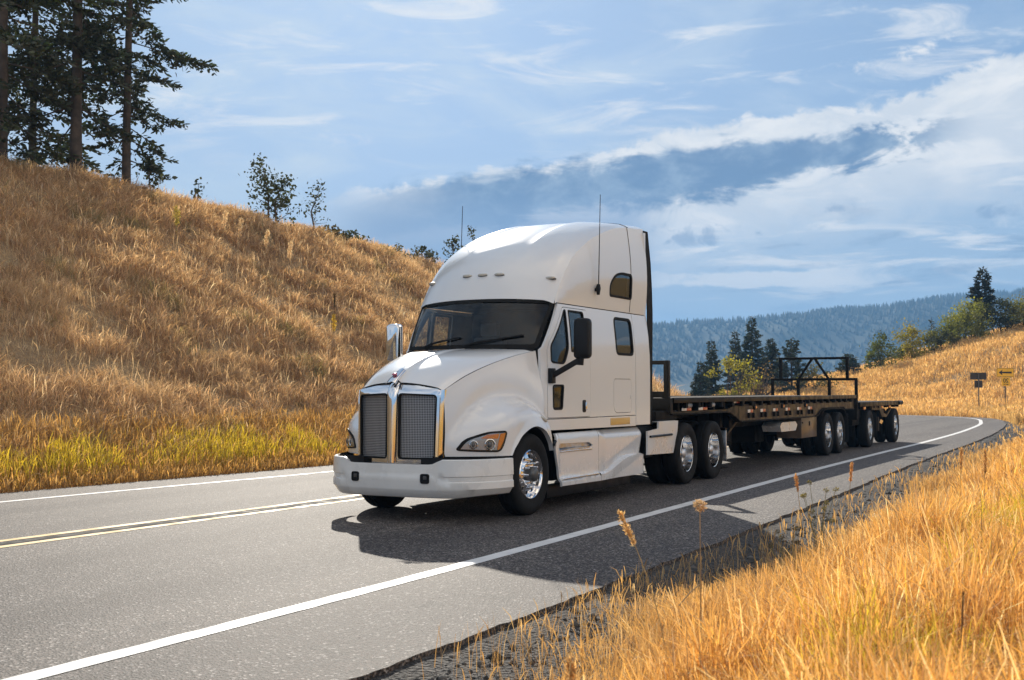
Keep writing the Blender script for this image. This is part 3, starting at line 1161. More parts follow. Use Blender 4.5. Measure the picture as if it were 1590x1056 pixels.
for s in sgn:
    mir = s < 0
    hl = MB().plate(offset_poly(HLP, .012), [offset_poly(HLP, -.012)], lambda a, z: XH(a, z) + .014, .03, .05).mirror(mir).build('headlight', 'rubber', truck)
    MB().plate(HLP, [], lambda a, z: XH(a, z) + .003, .004, .04).mirror(mir).build('reflector', 'lamp_chrome', hl)
    # amber turn signal: outer end and the strip above the bowls
    AM = rpoly([(-.775, .85), (-.735, 1.045), (-.665, 1.055), (-.705, .93), (-.75, .852)], .012, 3)
    MB().plate(AM, [], lambda a, z: XH(a, z) + .012, .008, .05).mirror(mir).build('turn_signal', 'amber_lens', hl)
    AM2 = rpoly([(-.93, .99), (-.87, 1.035), (-.75, 1.045), (-.765, .985)], .012, 3)
    MB().plate(AM2, [], lambda a, z: XH(a, z) + .010, .006, .05).mirror(mir).build('amber_strip', 'amber_lens', hl)
    for a, z, r in ((-.845, .915, .070), (-.985, .915, .052)):
        x = XH(a, z)
        e = .02
        na = (XH(a + e, z) - XH(a - e, z)) / (2 * e)
        nrm = Vector((1, -na, 0)).normalized()
        q = Vector((0, 1, 0)).rotation_difference(nrm)
        bw = MB()
        pr = [(0.0, r * .98), (.014, r), (.016, r * .9), (.004, r * .72), (-.002, r * .66)]
        bw.lathe(pr, 24)
        rot = Vector((1, 0, 0)).rotation_difference(nrm)
        bw.v = [tuple(rot @ Vector(v) + Vector((x + .004, a, z))) for v in bw.v]
        bw.mirror(mir).build('lamp_bowl', 'alloy', hl)
        bm = bmesh.new()
        bmesh.ops.create_uvsphere(bm, u_segments=16, v_segments=10, radius=r * .62)
        ln = MB().bm(bm)
        ln.v = [(v[0] * .6 + x + .004, v[1] + a, v[2] + z) for v in ln.v]
        ln.mirror(mir).build('projector_lens', 'lamp_dark', hl, smooth=180)
    MB().plate(offset_poly(HLP, -.004), [], lambda a, z: XH(a, z) + .024, 0, .03).mirror(mir).build('lens_cover', 'clear_lens', hl, smooth=180)

# ---- grille
GA = lambda x, z: -1.385 + .13 * (abs(x) / .6) ** 1.6 - (1.6 - z) * .012 + 3.2 * max(0, z - 1.50) ** 2 + 7 * max(0, abs(x) - .55) ** 2
gm_ = lambda off: (lambda X_, x, z: (x, GA(x, z) - off + (X_ and 0), z))


def gplate(o_, holes, off, thick, step=.08):
    """plate facing forwards in the (x, z) plane"""
    return MB().plate(o_, holes, lambda a, z: 0.0, thick, step, mapf=lambda d, x, z: (x, GA(x, z) - off - d, z))


GO = rpoly([(-.585, .69), (-.605, 1.575), (0, 1.675), (.605, 1.575), (.585, .69)], [.05, .06, .5, .06, .05], 6)
P1 = rpoly([(.080, .745), (.080, 1.535), (.558, 1.515), (.538, .745)], .05, 5)
P2 = [(-q[0], q[1]) for q in P1]
gr = gplate(GO, [P1, P2], 0.0, .10).build('grille_surround', 'chrome', truck, smooth=40)
for P in (P1, P2):
    gplate(offset_poly(P, .004), [], -.035, .004).build('grille_panel', 'grille_mesh', gr)
    gplate(offset_poly(P, .003), [offset_poly(P, -.016)], .004, .045).build('grille_trim', 'rubber', gr)
# rounded centre bar, and side returns back to the hood
bar = []
for z in np.linspace(.70, 1.70, 14):
    wd = .055 + .02 * (z - .7)
    bar.append([(wd * math.sin(q), GA(0, z) - .005 - .05 * math.cos(q) + (.02 if z > 1.66 else 0), z) for q in np.linspace(-math.pi / 2, math.pi / 2, 11)])
MB().grid(bar).build('grille_centre_bar', 'chrome', gr, smooth=60)
for s in sgn:
    ret = []
    for z in np.linspace(.70, 1.575, 10):
        xo = .585 + .02 * (z - .70) / .875
        a0 = GA(xo, z)
        ret.append([(s * (xo - .03), a0 - .012, z), (s * (xo - .005), a0 - .016, z), (s * (xo + .012), a0 + .02, z), (s * (xo + .016), a0 + .07, z), (s * (xo + .014), -1.19, z)])
    MB().grid(ret).build('grille_side_return', 'chrome', gr, smooth=60)
# nose cap with a plain round badge (the photo shows only a small bright blob)
cap = []
for t in np.linspace(0, 1, 7):
    a, z, wd = -1.43 + .25 * t, 1.64 + .165 * t ** .8, .072 - .02 * t
    cap.append([(wd * math.sin(q), a, z + .035 * math.cos(q)) for q in np.linspace(-math.pi / 2, math.pi / 2, 9)])
MB().grid(cap).build('nose_cap', 'chrome', gr, smooth=60)
bm = bmesh.new()
bmesh.ops.create_uvsphere(bm, u_segments=16, v_segments=8, radius=1)
for v in bm.verts:
    v.co = Vector((v.co.x * .035, -1.345 + v.co.y * .03, 1.765 + v.co.z * .014 + v.co.y * .012))
MB().bm(bm).build('hood_emblem', 'emblem_red', gr, smooth=180)

# ---- bumper
plan = spline([(0, -1.455), (.4, -1.44), (.72, -1.385), (.95, -1.25), (1.10, -1.05), (1.195, -.80), (1.225, -.60)], 30)
prof_s = [(.03, .752), (.003, .750), (-.006, .742), (-.012, .62), (-.014, .553), (-.003, .545), (-.001, .49), (-.014, .478), (-.015, .40), (-.008, .382), (.045, .302), (.06, .292), (.14, .288)]


def bump_pt(x, i, s):
    """offset profile point: d is inward distance from the plan curve"""
    xx, aa = x
    j = plan.index(x)
    p0, p1 = plan[max(j - 1, 0)], plan[min(j + 1, 29)]
    t = Vector((p1[0] - p0[0], p1[1] - p0[1])).normalized()
    nin = Vector((-t.y, t.x))
    d, z = prof_s[i]
    # the crease only exists on the outer thirds, and the top drops under the grille
    if i in (5, 6):
        f = float(sstep(xx, .62, .75))
        d = -.017 + (d + .017) * f
    drop = 1 - float(sstep(xx, .56, .70))
    if i < 4:
        z = z - drop * .10 * (1 - i / 4)
    lift = .03 * float(sstep(xx, .8, 1.2))
    if i > 8:
        z += lift
    return (s * (xx + nin.x * d), aa + nin.y * d, z)


g = []
for x in plan[::-1]:
    g.append([bump_pt(x, i, -1) for i in range(len(prof_s))])
for x in plan[1:]:
    g.append([bump_pt(x, i, 1) for i in range(len(prof_s))])
bumper = MB().grid(g).build('bumper', 'bumper_paint', truck, smooth=45)
for s in sgn:
    hk = rpoly([(s * .50 - .05, .475), (s * .50 - .05, .575), (s * .50 + .05, .575), (s * .50 + .05, .475)], .022)
    pa = lambda x: float(np.interp(abs(x), [q[0] for q in plan], [q[1] for q in plan]))
    MB().plate(hk, [], lambda a, z: 0, .02, mapf=lambda d, x, z: (x, pa(x) - .022 - d, z)).build('tow_opening', 'black_plastic', bumper)
    MB().plate(offset_poly(hk, .008), [offset_poly(hk, -.002)], lambda a, z: 0, .02, mapf=lambda d, x, z: (x, pa(x) - .027 - d, z)).build('tow_opening_rim', 'rubber', bumper)
    MB().box(s * .50 - .012, s * .50 + .03, pa(.5) - .040, pa(.5) - .02, .515, .555, .005).build('tow_pin', 'lamp_dark', bumper)
# dark gap between grille, fender and bumper
MB().box(-.58, .58, -1.22, -.75, .56, .73, .02).box(-.60, .60, -1.33, -1.1, .56, .655, .02).build('bumper_backing', 'black_plastic', truck)
for s in sgn:
    MB().grid([[(s * (p[0] - d_), p[1] + e_, z) for p in plan[8:]] for z, d_, e_ in ((.68, .06, .04), (.772, .06, .04))]).build('bumper_gap', 'black_plastic', truck)

# ---- side skirts
SX = lambda a, z: 1.12


def skirt1(a, z):
    x = 1.125
    x += .040 * float(sstep(z, .405, .385))               # the lower lip is a small ledge
    x -= .035 * float(np.clip((z - .90) / .10, 0, 1)) ** 2
    x += .05 * float(sstep(a, .90, .78))
    return x


def skirt2(a, z):
    dl = .395 + .20 * float(sstep(a, 2.30, 3.3))          # the lower lip sweeps up to the rear
    x = 1.105
    dg = .50 + .40 * float(np.clip((a - 2.35) / 1.5, 0, 1))   # diagonal crease, a flat facet below it
    if z < dg:
        x -= .045 * float(np.clip((dg - z) / .30, 0, 1)) * float(sstep(a, 2.3, 3.0))
    x += (.045 + .03 * float(sstep(a, 2.4, 3.4))) * float(sstep(z, dl + .012, dl - .012))
    x -= .075 * float(np.clip((z - .86) / .14, 0, 1)) ** 2
    x -= .08 * float(np.clip((a - 3.80) / .17, 0, 1)) ** 2
    return x


def skirt2b(a, z):
    k = float(sstep(a, 2.17, 2.5))
    return skirt1(2.1, z) * (1 - k) + skirt2(a, z) * k


for s in sgn:
    mir = s < 0
    # opening in the skirt for the two recessed steps
    st1 = rpoly([(.90, .735), (.90, .86), (1.85, .845), (1.98, .80), (1.85, .765)], .03)
    sk = MB().plate([(.80, .30), (.76, .55), (.68, .80), (.74, 1.0), (2.165, 1.0), (2.165, .29)], [st1], skirt1, .03, .05).mirror(mir).build('side_skirt', 'white_paint', truck, smooth=30)
    MB().plate(offset_poly(st1, .004), [], lambda a, z: 1.085 + .035 * (z < .79), .01, .04).mirror(mir).build('step', 'alloy_dull', sk)
    MB().box(1.09, 1.135, .93, 1.93, .738, .758, .008).mirror(mir).build('step_tread', 'alloy', sk)
    MB().box(1.12, 1.172, .92, 2.08, .378, .40, .01).mirror(mir).build('lower_step_tread', 'alloy', sk)
    g = [[(s * skirt2b(a, z), a, z) for z in np.linspace(.29, 1.0, 72)] for a in np.linspace(2.172, 3.97, 50)]
    g.append([(p[0] - s * .25, 3.975, p[2]) for p in g[-1]])
    MB().grid(g).build('tank_fairing', 'white_paint', truck, smooth=28)
    MB().grid([[(s * x, a, z) for x, z in ((skirt2(a, 1.0), 1.0), (.98, 1.012), (.5, 1.0))] for a in np.linspace(2.172, 3.97, 20)]).build('tank_fairing_top', 'white_paint', truck)
    MB().box(s * 1.0, s * 1.03, .72, 3.56, .15, .33, .01).build('underskirt', 'black_plastic', truck)
    MB().tube([(s * 1.20, .57, .86), (s * 1.17, .68, .90), (s * 1.13, .76, .88)], .022, 8).build('mudguard_bracket', 'black_plastic', truck)
    # quarter fender ahead of the drive wheels
    qf = [(3.98, .565), (3.98, .93), (4.45, .96), (4.45, 1.07), (5.33, 1.07), (5.30, .9), (5.10, .545)]
    q_ = MB().plate(qf, [], lambda a, z: 1.15, .03, .3).mirror(mir)
    q_.box(s * .55, s * 1.12, 4.46, 5.28, 1.06, 1.075, .004)
    qo = q_.build('quarter_fender', 'aluminium_panel', truck)
    MB().tube([(s * 1.165, 4.05, .845), (s * 1.165, 5.0, .85)], .018, 8).build('fender_rod', 'black_plastic', qo)
    MB().box(s * .55, s * 1.14, 4.36, 5.3, 1.085, 1.24, .02).build('deck_box', 'dark_frame', truck)
    MB().box(s * .62, s * 1.2, 7.68, 7.72, .28, .84, .004).build('mud_flap', 'alloy_dull' if s > 0 else 'rubber', truck)
    MB().tube([(s * .40, 7.66, .92), (s * 1.2, 7.68, .86)], .03, 8).build('mud_flap_hanger', 'black_plastic', truck)

# ---- chassis
fr = MB()
for s in sgn:
    fr.box(s * .38, s * .46, -.9, 7.6, .74, 1.02, .01)
for a in (.6, 2.0, 3.4, 5.0, 6.3, 7.5):
    fr.box(-.40, .40, a - .05, a + .05, .78, .98, .01)
fr.build('chassis_frame', 'dark_frame', truck)
MB().box(-.98, .98, 1.0, 3.9, .35, .95, .05).box(-1.0, 1.0, 4.0, 4.6, .5, 1.0, .04).build('fuel_tank_mass', 'black_plastic', truck)
MB().box(-.62, .62, 5.9, 7.0, 1.06, 1.13, .02).box(-.5, .5, 6.0, 6.9, .95, 1.06, .02).build('fifth_wheel', 'dark_frame', truck)
ax = MB()
ax.tube([(-.95, 0, .50), (.95, 0, .50)], .07, 10)
for a in (5.66, 7.06):
    ax.tube([(-.95, a, .505), (.95, a, .505)], .085, 10)
    ax.box(-.22, .22, a - .24, a + .24, .32, .72, .1)
    for s in sgn:
        ax.box(s * .32, s * .52, a - .3, a + .3, .55, .75, .03)
ax.build('axles', 'dark_frame', truck)

# ---- wheels
TYRE = [(.105, .300), (.125, .335), (.138, .39), (.140, .435), (.132, .475), (.118, .500), (.095, .511), (.072, .514), (.069, .503), (.058, .503), (.055, .515), (.020, .517), (.017, .505), (.006, .505), (.003, .517)]
TYRE = TYRE + [(-q[0], q[1]) for q in TYRE[::-1]]


def tyre(x, a, s, par, mt='rubber'):
    return MB().lathe([(q[0], q[1]) for q in TYRE], 64, c=(x, a, .512)).build('tyre', mt, par, smooth=40)


def steer_wheel(a, s, par):
    xc = s * 1.045
    w_ = MB().lathe([(s * (-.13), .30), (s * (-.05), .305), (s * .05, .305)], 48, c=(xc, a, .512)).build('wheel', 'alloy', par)
    tyre(xc, a, s, w_)
    # bright disc with ten hand holes
    disc = MB()
    n = 80
    pr = [(.118, .312), (.128, .302), (.118, .292), (.085, .284), (.062, .272)]
    disc.lathe([(s * t, r) for t, r in pr], n, c=(xc, a, .512))
    # ring between .272 and .165 pierced by the hand holes
    outer = [(.272 * math.cos(q), .272 * math.sin(q)) for q in np.linspace(0, 2 * math.pi, n, endpoint=False)]
    inner = [(.16 * math.cos(q), .16 * math.sin(q)) for q in np.linspace(0, 2 * math.pi, n, endpoint=False)]
    holes = [inner]
    for k in range(10):
        q = 2 * math.pi * (k + .3) / 10
        holes.append([(.227 * math.cos(q) + .025 * math.cos(w2), .227 * math.sin(q) + .025 * math.sin(w2)) for w2 in np.linspace(0, 2 * math.pi, 14, endpoint=False)])
    pl = MB().plate(outer, holes, lambda u, v: 0, .012, None, mapf=lambda d, u, v: (xc + s * (.062 + d + .028 * (1 - (math.hypot(u, v) - .16) / .112)), a + u, .512 + v))
    disc.add(pl.v, pl.f)
    disc.lathe([(s * t, r) for t, r in [(.09, .16), (.094, .135), (.092, .10)]], n, c=(xc, a, .512))
    disc.build('rim', 'chrome', w_, smooth=50)
    MB().lathe([(s * .02, .265), (s * .02, .05)], 32, c=(xc, a, .512)).build('brake_drum', 'black_plastic', w_)
    hb = MB().lathe([(s * t, r) for t, r in [(.088, .098), (.155, .095), (.185, .082), (.198, .05), (.20, 0.002)]], 32, c=(xc, a, .512))
    hb.build('hub_cap', 'lamp_dark', w_, smooth=50)
    nuts = MB()
    for k in range(10):
        q = 2 * math.pi * k / 10
        c = (xc, a + .142 * math.cos(q), .512 + .142 * math.sin(q))
        nuts.lathe([(s * t, r) for t, r in [(.088, .020), (.105, .020), (.112, .014), (.15, .013), (.158, .008), (.160, .001)]], 10, c=c)
    nuts.build('lug_nuts', 'chrome', w_, smooth=40)
    return w_


def dual_wheel(a, s, par, xo=1.065, mt='alloy'):
    """outer and inner tyre on deep-dished rims"""
    w_ = MB()
    for xc in (s * xo, s * (xo - .34)):
        w_.lathe([(-.13, .30), (.0, .295), (.13, .30)], 40, c=(xc, a, .512))
    w_ = w_.build('wheel', 'dark_frame', par)
    tyre(s * xo, a, s, w_)
    tyre(s * (xo - .34), a, s, w_)
    xc = s * xo
    rm = MB()
    rm.lathe([(s * t, r) for t, r in [(.108, .312), (.122, .304), (.116, .292), (.06, .284), (-.02, .278), (-.075, .262), (-.085, .245)]], 48, c=(xc, a, .512))
    outer = [(.247 * math.cos(q), .247 * math.sin(q)) for q in np.linspace(0, 2 * math.pi, 48, endpoint=False)]
    holes = []
    for k in range(10):
        q = 2 * math.pi * (k + .3) / 10
        holes.append([(.212 * math.cos(q) + .024 * math.cos(t), .212 * math.sin(q) + .024 * math.sin(t)) for t in np.linspace(0, 2 * math.pi, 12, endpoint=False)])
    pl = MB().plate(outer, holes, lambda u, v: 0, .01, None, mapf=lambda d, u, v: (xc + s * (-.085 + d), a + u, .512 + v))
    rm.add(pl.v, pl.f)
    rm.build('rim', mt, w_, smooth=50)
    hb = MB().lathe([(s * t, r) for t, r in [(-.085, .125), (-.03, .12), (.0, .10), (.065, .09), (.085, .07), (.09, .002)]], 28, c=(xc, a, .512))
    for k in range(10):
        q = 2 * math.pi * k / 10
        hb.lathe([(s * t, r) for t, r in [(-.085, .017), (-.05, .017), (-.045, .001)]], 8, c=(xc, a + .152 * math.cos(q), .512 + .152 * math.sin(q)))
    hb.build('hub', 'alloy_dull', w_, smooth=50)
    return w_


for s in sgn:
    steer_wheel(0.0, s, truck)
    dual_wheel(5.66, s, truck)
    dual_wheel(7.06, s, truck)

# ---- mirrors
for s in sgn:
    mh = MB()
    rows = []
    # rounded shell: front face bulges forwards, flat glass side to the rear
    xs0, xs1 = 1.375, 1.60
    for t, sc, da in ((0, .80, -.075), (.15, .93, -.06), (.5, 1.0, -.02), (.85, 1.0, .035), (1, .97, .05)):
        ol = rpoly([(xs0, 1.985), (xs0 + .005, 2.52), (xs1, 2.52), (xs1, 1.985)], [.05, .05, .07, .07], 6)
        cx_, cz_ = (xs0 + xs1) / 2, 2.2525
        rows.append([(s * (cx_ + (q[0] - cx_) * sc), .86 + da, cz_ + (q[1] - cz_) * (1 - (1 - sc) * .45)) for q in ol])
    m = len(rows[0])
    vs = [p for r in rows for p in r]
    fs = [(i * m + k, i * m + (k + 1) % m, (i + 1) * m + (k + 1) % m, (i + 1) * m + k) for i in range(len(rows) - 1) for k in range(m)]
    fs += [tuple(range(m)), tuple(range(len(vs) - m, len(vs)))]
    mh.add(vs, fs)
    mo = mh.build('side_mirror', 'black_plastic' if s > 0 else 'chrome', truck, smooth=50)
    MB().box(s * 1.395, s * 1.58, .912, .916, 2.01, 2.50, .001).build('mirror_glass', 'chrome', mo)
    xd = XC(.66, 1.75)
    MB().bar((s * (xd + .035), .68, 1.76), (s * 1.44, .86, 1.97), .055, .075, .012).tube([(s * 1.45, .86, 1.90), (s * 1.46, .86, 2.02)], .045, 10).box(s * (xd - .01), s * (xd + .06), .63, .74, 1.66, 1.86, .012).build('mirror_arm', 'black_plastic' if s > 0 else 'chrome', mo)

# ================================================================== the flatbed trailers


def rail_strip(mb, s, a0, a1, z0, z1, x=1.2, th=.04):
    mb.box(s * (x - th), s * x, a0, a1, z0, z1, .006)


tr1 = thing('flatbed_trailer', 'long empty black flatbed trailer coupled behind the tractor, reflectors along its rail', 'trailer', W(0, 5, 0), -YAW)
A0 = 5.0                                        # trailer coordinates are truck coordinates minus A0


class MT(MB):
    """mesh written in truck coordinates, stored relative to a point further back"""

    def __init__(s, a0):
        super().__init__()
        s.a0 = a0

    def build(s, *k, **kw):
        s.v = [(v[0], v[1] - s.a0, v[2]) for v in s.v]
        return super().build(*k, **kw)


T = lambda: MT(A0)
dk = T()
for i in range(13):
    x0 = -1.16 + i * .1795
    dk.box(x0, x0 + .172, 5.0, 18.45, 1.385, 1.435, .006)
dk.build('deck', 'deck_wood', tr1)
for s in sgn:
    r = T()
    r.box(s * 1.17, s * 1.225, 4.95, 18.5, 1.36, 1.448, .008)
    r.build('side_rail', 'trailer_paint', tr1)
    # deep side beam with the dropped middle: lower edge follows the photo's outline
    low = [(5.0, 1.185), (7.75, 1.185), (8.0, 1.17), (8.3, 1.10), (8.62, 1.0), (8.8, .985), (14.35, .975), (14.6, 1.0), (14.85, 1.09), (15.1, 1.15), (17.2, 1.16), (17.4, 1.1), (18.4, 1.1)]
    upr = [(18.4, 1.30), (8.7, 1.30), (8.3, 1.27), (7.9, 1.22), (5.0, 1.215)]
    b_ = T()
    b_.plate(low[:5] + [(8.62, 1.30), (8.3, 1.27), (7.9, 1.22), (5.0, 1.215)], [], lambda a, z: 1.15, .05, 1.0)
    b_.mirror(s < 0)
    b_.build('gooseneck_beam', 'trailer_paint', tr1)
    b_ = T()
    b_.plate([(8.64, 1.0)] + low[5:] + [(18.4, 1.30), (8.64, 1.30)], [], lambda a, z: 1.15, .05, 1.0)
    b_.mirror(s < 0)
    beam = b_.build('side_beam', 'trailer_brown' if s > 0 else 'trailer_paint', tr1)
    fl = T()
    for i in range(len(low) - 1):
        p, q = low[i], low[i + 1]
        fl.bar((s * 1.12, p[0], p[1] - .012), (s * 1.12, q[0], q[1] - .012), .12, .024, .004)
    fl.build('beam_flange', 'dark_frame', beam)
    # stake pockets and winches under the rail
    for a in np.arange(5.6, 18.3, .62):
        wn = T()
        wn.box(s * 1.15, s * 1.215, a - .05, a + .05, 1.27, 1.365, .006)
        wn.build('stake_pocket', 'dark_frame', tr1)
    for a in (5.9, 7.1, 9.6, 11.0, 12.4, 13.6, 16.4):
        w_ = T()
        w_.tube([(s * 1.10, a - .13, 1.315), (s * 1.10, a + .13, 1.315)], .055, 10)
        w_.build('strap_winch', 'alloy_dull' if a < 8 else 'dark_frame', tr1)
    for k, a in enumerate((9.35, 10.2, 11.1, 12.05, 13.0, 13.95)):
        q = T()
        q.box(s * 1.146, s * 1.156, a - .17, a + .0, 1.135, 1.195, .002)
        q.build('reflector_tape', 'white_reflector', tr1)
        q = T()
        q.box(s * 1.146, s * 1.156, a + .005, a + .17, 1.135, 1.195, .002)
        q.build('reflector_tape', 'red_reflector', tr1)
        q = T()
        for dx in (-.15, .15):
            q.box(s * 1.15, s * 1.19, a + dx - .02, a + dx + .02, 1.03, 1.13, .004)
        q.build('rope_hook', 'dark_frame', tr1)
    for a in (9.6, 11.6, 13.5):
        q = T()
        q.lathe([(s * t, rr) for t, rr in ((1.146, .055), (1.168, .055), (1.172, .04), (1.172, .001))], 14, c=(0, a, 1.24))
        q.build('side_lamp', 'rubber', tr1)
        q = T()
        q.box(s * 1.15, s * 1.165, a + .07, a + .16, 1.21, 1.26, .004)
        q.build('clearance_lamp', 'amber_lens', tr1)
    for a, m_ in ((5.62, 'white_reflector'), (5.85, 'red_reflector'), (6.45, 'white_reflector'), (6.68, 'red_reflector'), (8.35, 'white_reflector'), (8.55, 'red_reflector')):
        q = T()
        z = 1.225 if a < 8 else 1.33
        q.box(s * 1.146, s * 1.156, a - .11, a + .11, z, z + .05, .002)
        q.build('reflector_tape', m_, tr1)
fm = T()
for s in sgn:
    x = s * .52
    fm.box(x - .07, x + .07, 5.1, 7.9, 1.1, 1.37, .01)
    fm.box(x - .07, x + .07, 7.9, 18.3, .82, 1.37, .01)
for a in np.arange(5.4, 18.4, .6):
    fm.box(-1.14, 1.14, a - .04, a + .04, 1.22, 1.375, .006)
fm.box(-.6, .6, 5.3, 7.4, 1.08, 1.13, .01)
fm.box(-1.15, 1.15, 18.36, 18.5, 1.08, 1.38, .01)
fm.build('chassis', 'dark_frame', tr1)
# headboard at the front, a low open frame
hb = T()
for x in (-1.12, 1.12):
    hb.box(x - .045, x + .045, 4.86, 4.95, 1.2, 2.05, .01)
hb.box(-1.16, 1.16, 4.865, 4.945, 1.99, 2.055, .008)
hb.box(-1.16, 1.16, 4.87, 4.94, 1.45, 1.55, .008)
hb.box(-.05, .05, 4.87, 4.94, 1.5, 2.0, .008)
hb.box(-1.2, 1.2, 4.84, 4.96, 1.2, 1.44, .01)
hb.build('headboard', 'trailer_paint', tr1)
cl = T()
for x in (.95, .75):
    cl.tube([(x, 4.98, 1.50), (x, 5.2, 1.475)], .04, 8)
cl.build('chain_bundle', 'dark_frame', tr1)
# landing gear
for s in sgn:
    q = T()
    q.box(s * .78, s * .92, 8.2, 8.34, .36, 1.2, .012).box(s * .80, s * .90, 8.22, 8.32, .13, .4, .008)
    q.bar((s * .85, 8.3, .55), (s * .85, 9.4, .98), .06, .06)
    lg = q.build('landing_leg', 'trailer_paint', tr1)
    q = T()
    q.box(s * .72, s * .98, 8.1, 8.46, .105, .135, .008)
    q.build('foot', 'dark_frame', lg)
q = T()
q.bar((-.85, 8.27, .75), (.85, 8.27, .75), .06, .06)
q.tube([(.93, 8.25, .62), (1.1, 8.25, .60), (1.1, 8.25, .42)], .015, 6)
q.build('landing_crossbar', 'trailer_paint', tr1)
# boxes hung under the beams
q = T()
q.box(.55, 1.12, 13.3, 14.68, .49, .965, .015)
tb = q.build('tool_box', 'box_brown', tr1)
q = T()
q.box(1.118, 1.135, 13.95, 14.02, .76, .86, .005).box(1.118, 1.13, 13.33, 13.42, .82, .86, .005)
q.build('latch', 'dark_frame', tb)
q = T()
q.box(-1.12, -.55, 13.3, 14.6, .49, .965, .015)
q.build('tool_box', 'trailer_paint', tr1)
q = T()
q.plate([(11.7, .80), (11.85, .88), (12.95, .88), (13.1, .80), (12.95, .68), (11.8, .68)], [], lambda a, z: 1.08, .4, None)
tray = q.build('dunnage_rack', 'aluminium_panel', tr1)
q = T()
q.box(-.5, .5, 9.2, 10.2, .45, .85, .03)
q.build('air_tank', 'dark_frame', tr1)
q = T()
q.box(-.35, .35, 12.3, 13.0, .42, .80, .03)
q.build('air_tank', 'dark_frame', tr1)
q = T()
q.box(-1.0, 1.0, 8.5, 8.7, .85, 1.2, .02)
q.build('crossmember', 'dark_frame', tr1)


def axle(par, a, a0, xo=1.065, mt='alloy'):
    m = MT(a0)
    m.tube([(-.9, a, .512), (.9, a, .512)], .075, 10)
    for s in sgn:
        m.box(s * .45, s * .60, a - .35, a + .35, .56, .84, .03)
    m.build('axle', 'dark_frame', par)
    for s in sgn:
        before = set(COL.objects)
        w_ = dual_wheel(a, s, par, xo, mt)
        for o in [w_] + list(w_.children):
            for v in o.data.vertices:
                v.co.y -= a0


for a in (15.53, 16.75):
    axle(tr1, a, A0)
for s in sgn:
    q = T()
    q.box(s * .62, s * 1.2, 17.55, 17.58, .25, .98, .004)
    q.build('mud_flap', 'rubber', tr1)
    q = T()
    q.plate(spline([(14.86, .96), (15.0, 1.08), (15.25, 1.12), (17.0, 1.12), (17.3, 1.05), (17.42, .92)], 20) + spline([(17.40, .92), (17.28, 1.035), (17.0, 1.10), (15.25, 1.10), (15.02, 1.06), (14.88, .96)], 20), [], lambda a, z: 1.2, .55)
    q.mirror(s < 0)
    q.build('mudguard', 'dark_frame', tr1)

# ---- the second, shorter trailer on its dolly
B0 = 19.0
tr2 = thing('pup_trailer', 'short second flatbed trailer at the rear, with a black braced headboard frame', 'trailer', W(0, B0, 0), -YAW)
T2 = lambda: MT(B0)
q = T2()
for i in range(13):
    x0 = -1.16 + i * .1795
    q.box(x0, x0 + .172, 19.0, 24.85, 1.20, 1.245, .006)
q.build('deck', 'deck_wood', tr2)
for s in sgn:
    q = T2()
    q.box(s * 1.165, s * 1.22, 18.95, 24.9, 1.13, 1.255, .012)
    q.tube([(s * 1.19, 24.4, 1.19), (s * 1.19, 24.95, 1.19)], .07, 10)
    q.build('side_rail', 'trailer_paint', tr2)
    for a in (19.5, 21.9, 23.0):
        w_ = T2()
        w_.box(s * 1.2, s * 1.225, a - .12, a + .12, 1.05, 1.12, .006)
        w_.build('clearance_lamp', 'amber_lens', tr2)
    q = T2()
    q.plate([(20.9, 1.12), (20.9, 1.02), (22.0, 1.0), (22.3, .80), (23.0, .78), (23.7, 1.0), (23.7, 1.06), (23.0, .86), (22.6, .90), (22.4, 1.12)], [], lambda a, z: 1.12, .08)
    q.mirror(s < 0)
    q.build('side_beam', 'trailer_brown', tr2)
    q = T2()
    q.box(s * .9, s * 1.10, 21.9, 21.98, .40, .80, .01)
    q.build('mud_flap', 'trailer_brown', tr2)
    q = T2()
    q.plate([(22.3, .64), (22.5, .73), (22.85, .66), (22.6, .58)], [], lambda a, z: 1.05, .3)
    q.mirror(s < 0)
    q.build('air_tank', 'alloy', tr2)
q = T2()
q.box(-1.16, 1.16, 18.82, 18.98, .78, 1.40, .02)
q.box(-1.0, 1.0, 19.0, 20.0, .62, 1.18, .03)
for s in sgn:
    q.box(s * .45, s * .58, 19.0, 24.8, .85, 1.19, .01)
for a in np.arange(19.4, 24.8, .6):
    q.box(-1.14, 1.14, a - .04, a + .04, 1.06, 1.195, .006)
q.box(-.6, .6, 19.6, 21.2, .66, .86, .03)
q.bar((0, 18.4, .78), (0, 19.8, .74), .16, .14)
q.build('chassis', 'dark_frame', tr2)
hb = T2()
for x in (-1.13, -.42, .42, 1.13):
    hb.box(x - .038, x + .038, 18.86, 18.94, 1.36, 1.87, .008)
hb.box(-1.168, 1.168, 18.862, 18.938, 1.83, 1.90, .008)
for x in (-.90, .90):
    hb.box(x - .038, x + .038, 18.863, 18.937, 1.89, 2.45, .008)
hb.box(-.938, .938, 18.865, 18.935, 2.40, 2.465, .008)
hb.bar((-.40, 18.9, 1.88), (-.04, 18.9, 2.42), .06, .06)
hb.bar((.40, 18.9, 1.88), (.04, 18.9, 2.42), .06, .06)
hb.build('headboard', 'dark_frame', tr2)
for a in (20.33, 24.05):
    axle(tr2, a, B0)
for s in sgn:
    q = T2()
    q.box(s * .62, s * 1.2, 21.1, 21.13, .25, .95, .004)
    q.build('mud_flap', 'rubber', tr2)

# ================================================================== grass
CAMY = 0.0
ICX = lambda px: (px - 795) / 1850.0


def in_view(x, y, mpx=60):
    u = x / np.maximum(y, .1)
    return (y > 1.2) & (u > ICX(-mpx - 60 / np.maximum(y, 1))) & (u < ICX(1590 + mpx + 60 / np.maximum(y, 1)))


